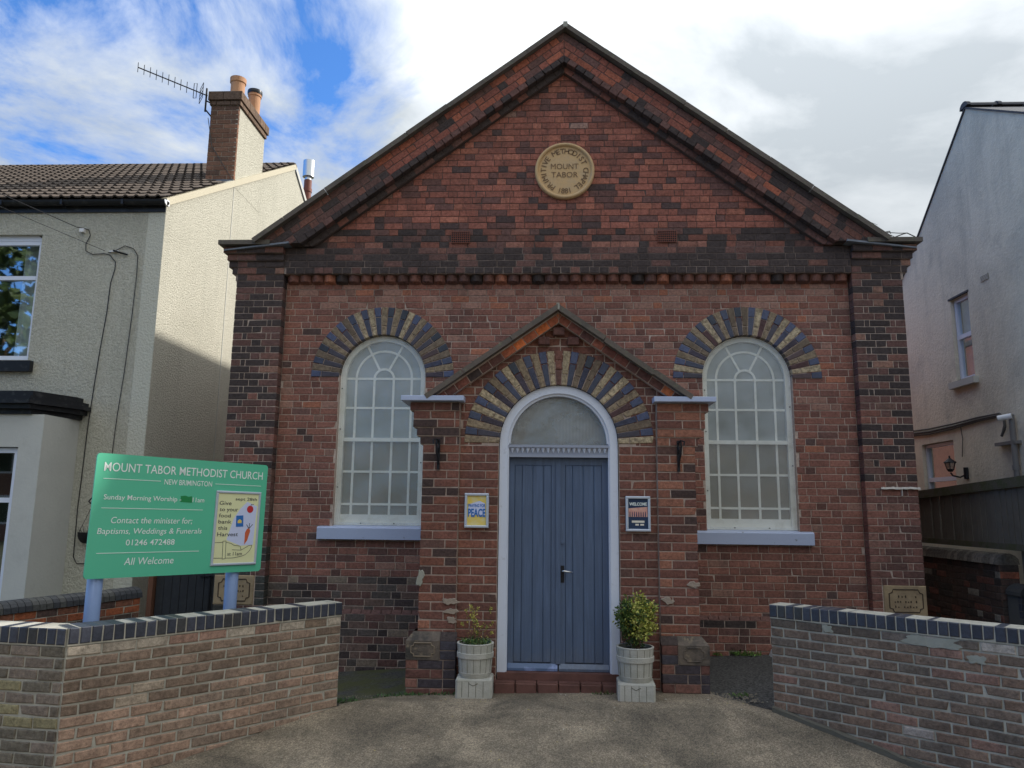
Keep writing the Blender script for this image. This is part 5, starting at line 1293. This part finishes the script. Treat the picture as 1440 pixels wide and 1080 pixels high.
# wall lantern
ln = thing('wall_lantern', (HX-.12, 1.78, 2.15), 'black coach lantern on the rendered wall beside the small low window', 'lantern')
c = Vector((HX-.17, 1.80, 2.27))
mb = MB(); mb.tube([(HX-.005, 1.70, 2.14), (HX-.005, 1.70, 2.30)], .04, 10); mb.tube([(HX-.02, 1.70, 2.20), (HX-.08, 1.735, 2.165), (HX-.15, 1.79, 2.19), (HX-.17, 1.80, 2.23)], .012, 6); mb.build('arm', M['iron'], ln)
mb = MB(); mb.lathe([(.0, .20), (.012, .19), (.012, .165), (.03, .15), (.085, .105), (.085, .095), (.0, .10)], c, 8); mb.lathe([(.0, -.03), (.03, -.025), (.045, .0), (.045, .01)], c, 8)
for k in range(6): a = 2*math.pi*k/6; mb.tube([(c.x+.045*math.cos(a), c.y+.045*math.sin(a), c.z), (c.x+.075*math.cos(a), c.y+.075*math.sin(a), c.z+.1)], .005, 4)
mb.build('lantern_frame', M['iron'], ln)
mb = MB(); mb.lathe([(.040, .0), (.068, .098)], c, 6); mb.build('lantern_glass', M['glass'], ln)
cc = thing('security_camera', (HX-.12, .48, 2.83), 'white security camera above the grey pipe at the right edge', 'camera')
mb = MB(); mb.tube([(HX-.08, .46, 2.86), (HX-.19, .56, 2.84)], .035, 12); mb.build('camera_body', M['flash'], cc); mb = MB(); mb.tube([(HX-.19, .56, 2.84), (HX-.195, .565, 2.838)], .024, 12); mb.build('lens', M['plastic'], cc)

# ------------------------------------------------------------------ right fence and wall
FX = 4.95
fc = thing('fence', (FX, 2, 1.2), 'weathered vertical board fence on top of the brick wall beside the chapel', 'fence')
def ft(y): return 1.975+(1.68-y)*.045
k = 0; y = -2.0
while y < 5:
    L = []; Fx = Frame((FX, 0, 0), (0, -1, 0)); h = ft(y)-.045+R.uniform(-.006, .006)
    brick(L, Fx, rectp(-y-.102, -y, 1.27, h), R.uniform(-.006, .010), .018, (1, 1, 1), j=.0045, bev=.004, rough=.8); m_ = MB(); m_.add(L[0][0], L[0][1]); m_.build('board', M['fence'], fc); y += .104
mb = MB(); mb.add([(FX-.03, -2.1, ft(-2.1)-.12), (FX-.03, 5, ft(5)-.09), (FX-.03, 5, ft(5)), (FX-.03, -2.1, ft(-2.1)), (FX+.05, -2.1, ft(-2.1)), (FX+.05, 5, ft(5)), (FX+.0, -2.1, ft(-2.1)-.12), (FX, 5, ft(5)-.09)], [(0, 1, 2, 3)[::-1], (3, 2, 5, 4), (0, 1, 7, 6)]); mb.build('top_rail', M['fencemoss'], fc)
mb = MB(); mb.box(FX-.025, FX+.0, -2.1, 5, 1.275, 1.345); mb.build('bottom_rail', M['fencemoss'], fc)
for y in (-.42, 2.2): mb = MB(); mb.box(FX+.03, FX+.13, y-.05, y+.05, .2, ft(y)-.05); mb.build('post', M['fence'], fc)
bw2 = thing('boundary_wall', (5.07, 2, 0), 'old dark brick wall with half-round coping under the board fence', 'wall')
mb = MB(); mb.box(FX+.006, FX+.22, .03, 5.5, -.4, 1.10); mb.build('mortar_core', mat('dark_mortar', (.13, .115, .09), .95), bw2)
L = []; F = Frame((FX, 0, 0), (0, -1, 0)); Fe = Frame((0, .02, 0), (1, 0, 0))
for r_ in range(18):
    z = 1.10-.08*(r_+1)
    for a, b, st in row_cuts(-5.5, -.02, [1, .5], R.uniform(0, 1)): brick(L, F, rectp(a, b, z, z+.08), 0, .05, choose((4, (.075, .052, .042)), (3, (.05, .042, .036)), (2, (.14, .065, .048)), (.6, (.2, .19, .16))), rough=2)
    for a, b, st in row_cuts(FX+.002, FX+.225, [1], 0, .225): brick(L, Fe, rectp(a, b, z, z+.08), 0, .05, (.28, .10, .06) if r_ == 1 else choose((1, (.09, .06, .05)), (1, (.06, .05, .045))), rough=2)
realize(L, bw2, M['brick'], 'brick', 200)
k = 0
while k*.078 < 5.4:
    y0 = .02+k*.078+.003; y1 = y0+.072; k += 1; m_ = MB(); vs = []; n = 7
    for yy in (y0, y1):
        for j in range(n+1): an = math.pi*j/n; vs.append((FX+.11-.128*math.cos(an), yy, 1.10+.125*math.sin(an)**.8+R.uniform(-.002, .002)))
    m_.add(vs, [(j, n+1+j, n+2+j, j+1) for j in range(n)]+[tuple(range(n+1))], choose((2, (.13, .125, .11)), (1, (.20, .19, .165)))); m_.build('coping_brick', M['brick'], bw2)
lp = thing('boundary_wall', (5.2, -.6, 0), 'low blue brick wall end with rounded top at the right edge behind the garden wall', 'wall')
L = []; Fe = Frame((0, -.25, 0), (1, 0, 0)); mb = MB(); mb.box(5.0, 5.5, -.243, .0, -.4, .78); mb.build('mortar_core', mat('dark_mortar2', (.13, .12, .10), .95), lp)
for r_ in range(14):
    z = .78-.08*(r_+1)
    for a, b, st in row_cuts(4.995, 5.5, [1], .5*(r_ % 2)): brick(L, Fe, rectp(a, b, z, z+.08), 0, .05, choose((2, (.045, .05, .065)), (1, (.07, .07, .075))))
realize(L, lp, M['brick'], 'brick', 60)
mb = MB(); vs = []; n = 10
for yy in (-.27, .0):
    for j in range(n+1): an = math.pi*j/n; vs.append((5.13-.15*math.cos(an), yy, .78+.12*math.sin(an)))
mb.add(vs, [(j, n+1+j, n+2+j, j+1) for j in range(n)]+[tuple(range(n+1))]); mb.build('rounded_cap', mat('dark_cap', (.07, .068, .062), .8, bump=[(50, .006)]), lp)

# ------------------------------------------------------------------ small things
wr = thing('wire_bundle', (4.1, 0, 4.91), 'tangle of loose thin wire on the right end slab of the gable', 'wire')
mb = MB(); mb.tube([(3.90, -.2, 4.96), (4.08, -.1, 4.93), (4.02, .0, 4.99), (3.95, -.15, 4.97)], .004, 5); mb.tube([(3.94, -.2, 4.915), (4.05, -.2, 4.96), (4.12, -.18, 4.985), (4.2, -.2, 4.93), (4.22, -.2, 4.912)], .007, 5); mb.tube([(3.88, -.2, 4.985), (4.02, -.2, 4.975), (4.12, -.18, 4.985)], .005, 5); mb.tube([(3.85, -.2, 4.99), (3.91, -.2, 5.0), (3.92, -.2, 4.97)], .006, 5)
mb.tube([(3.4, -.25, 5.26), (3.46, -.25, 5.20), (3.6, -.25, 5.13), (3.75, -.25, 5.06)], .0025, 4); mb.build('strand', M['cable'], wr)
def weeds(name, spots, label, seed, col):
    q = random.Random(seed); mb = MB()
    for (x, y, r_, n, h) in spots:
        for k in range(n):
            a = q.uniform(0, 6.28); rr2 = r_*q.random()**.5; p = Vector((x+rr2*math.cos(a)*1.6, y+rr2*math.sin(a)*.6, gz(x, y)-.015))
            leaf(mb, p+Vector((0, 0, q.uniform(0, h*.5))), rv(q)+Vector((0, 0, .8)), rv(q), q.uniform(.02, .05), q.uniform(.004, .009), choose((3, col), (1, tuple(c*1.8 for c in col)), (1, tuple(c*.6 for c in col))))
    tag(mb.build(name, M['leaf'], kind='stuff'), label, 'weeds')
weeds('weeds', [(2.04, -.10, .11, 200, .06), (1.72, -.08, .04, 30, .04), (1.55, -1.75, .06, 40, .03)], 'bright green weeds along the foot of the chapel wall right of the porch', 3, (.09, .17, .03))
weeds('weeds', [(-1.40, -1.76, .10, 130, .03), (-1.12, -1.76, .07, 60, .03), (-1.62, -1.85, .08, 70, .02), (-1.95, -2.12, .07, 90, .03)], 'small dark green weeds at the foot of the left porch pier', 4, (.05, .10, .03))
weeds('weeds', [(.38, -1.74, .04, 40, .02), (.28, -1.74, .03, 20, .02)], 'tiny tuft of weeds at the right end of the door step', 9, (.07, .10, .03))
q = random.Random(21); mb = MB()
for k in range(330):
    a = q.random()
    if a < .35: x, y = q.uniform(1.32, 1.72), q.uniform(-1.95, -1.68)
    elif a < .6: x, y = q.uniform(-2.0, -1.5), q.uniform(-2.2, -1.75)
    else: x, y = q.uniform(-2.0, 2.2), q.uniform(-3.6, -1.8)
    s_ = q.uniform(.003, .008) if a > .35 else q.uniform(.004, .016); z = gz(x, y)
    if x > 1.7-(y+2.2)*1.1 and y < -2.1: continue
    mb.add([(x-s_, y, z-.003), (x, y-s_, z-.003), (x+s_, y, z-.003), (x, y+s_, z-.003), (x, y, z+s_*.7)], [(0, 1, 4), (1, 2, 4), (2, 3, 4), (3, 0, 4)])
tag(mb.build('loose_grit', mat('grit', (.2, .17, .13), .95), kind='stuff'), 'loose grit and small stones scattered on the driveway', 'grit')
tag(MB().box(2.30, 2.42, -.20, -.10, gz(2.3, -.15)-.02, gz(2.3, -.15)+.045, X=lambda x, y, z: (x+(z-.1)*.4, y+(x-2.3)*.4, z)).build('litter', mat('white_litter', (.55, .57, .6), .7)), 'crumpled white scrap lying by the chapel wall near the right garden wall', 'litter')

# dead leaves blown on to the driveway
q = random.Random(33); mb = MB()
for k in range(150):
    if k < 60: x, y = q.uniform(-1.9, 1.6), q.uniform(-2.15, -1.72)
    else: x, y = q.uniform(-1.8, 1.9), q.uniform(-3.7, -1.9)
    if x < -1.5 and y > -2.0: continue
    if x > 1.55 and y < -2.1: continue
    leaf(mb, Vector((x, y, gz(x, y)+.004)), Vector((q.gauss(0, 1), q.gauss(0, 1), q.uniform(-.1, .3))), Vector((0, 0, 1)), q.uniform(.012, .03), q.uniform(.004, .009), choose((3, (.16, .10, .04)), (2, (.35, .28, .08)), (1, (.06, .045, .03)), (.6, (.5, .48, .42))))
tag(mb.build('fallen_leaves', M['leaf'], kind='stuff'), 'small brown and yellow fallen leaves scattered on the driveway', 'leaves')
# the row of street trees that the windows reflect
q = random.Random(8); mb = MB()
for k in range(46):
    v = rv(q); rr4 = q.uniform(.3, 1)**.5; c = Vector((v.x*2.6*rr4, v.y*2.4*rr4, 5.4+v.z*2.9*rr4))
    for j in range(46):
        p = c+rv(q)*q.uniform(.1, .95); leaf(mb, p, rv(q), rv(q), q.uniform(.22, .4), q.uniform(.09, .15), choose((3, (.05, .085, .02)), (2, (.075, .11, .03)), (1, (.03, .055, .015))))
tr0 = thing('street_tree', (0, 0, 0), 'leafy green street tree across the road, outside the view', 'tree', 'street trees across the road')
mb.build('crown', M['leaf'], tr0); mb = MB(); mb.tube([(0, 0, -.5), (.05, 0, 1.6), (-.05, .1, 3.2), (.1, 0, 5.2)], .24, 10, r1=.08)
for a in range(6): mb.tube([(0, 0, 2.6+.3*a), (math.cos(a*1.9)*1.3, math.sin(a*1.9)*1.3, 4.2+.35*a)], .07, 6, r1=.03)
mb.build('trunk', M['twig'], tr0)
for k in range(9):
    x = -36+7.4*k+q.uniform(-1, 1); y = -27+q.uniform(-2, 2); sc = q.uniform(2.0, 2.3) if k < 4 else q.uniform(.9, 1.3)
    o = tr0 if k == 0 else tr0.copy()
    if k: COL.objects.link(o)
    o.location = (x, y, -.6); o.scale = (sc, sc, sc); o.rotation_euler = (0, 0, q.uniform(0, 6.28))
    if k:
        for ch_ in list(tr0.children): c2 = ch_.copy(); COL.objects.link(c2); c2.parent = o

# houses across the road, seen mirrored in the windows
hs = thing('terraced_house', (0, 0, 0), 'red brick terraced house across the road, outside the view', 'house', 'houses across the road')
mb = MB(); mb.box(-4, 4, -6, 0, -1.2, 5.6); mb.build('wall', bpy.data.materials['plain_brick'], hs)
mb = MB(); Fh = Frame((-4.1, 0, 0), (0, 1, 0), (-1, 0, 0)); prism(mb, Fh, [(-6.3, 5.5), (.3, 5.5), (-3, 8.2)], -8.2, 0); mb.build('roof', M['slate'], hs)
for (x, z, w_, h_) in ((-2.2, .9, 1.3, 1.5), (-2.2, 3.6, 1.1, 1.4), (1.9, 3.6, 1.1, 1.4), (2.4, .9, 1.3, 1.5)):
    mb = MB(); mb.box(x-w_/2, x+w_/2, -.02, .05, z, z+h_); wf = mb.build('window', M['upvc'], hs)
    mb = MB(); mb.box(x-w_/2+.08, x+w_/2-.08, .051, .06, z+.08, z+h_-.08); mb.build('pane', M['room'], wf)
mb = MB(); mb.box(-.1, .8, -.02, .06, -.5, 1.6); mb.build('door', M['door'], hs)
for k in range(11):
    o = hs if k == 0 else hs.copy()
    if k:
        COL.objects.link(o)
        for ch_ in list(hs.children):
            c2 = ch_.copy(); COL.objects.link(c2); c2.parent = o
            for g_ in ch_.children: d2 = g_.copy(); COL.objects.link(d2); d2.parent = c2
    o.location = (-44+8.3*k, -31, -.3)
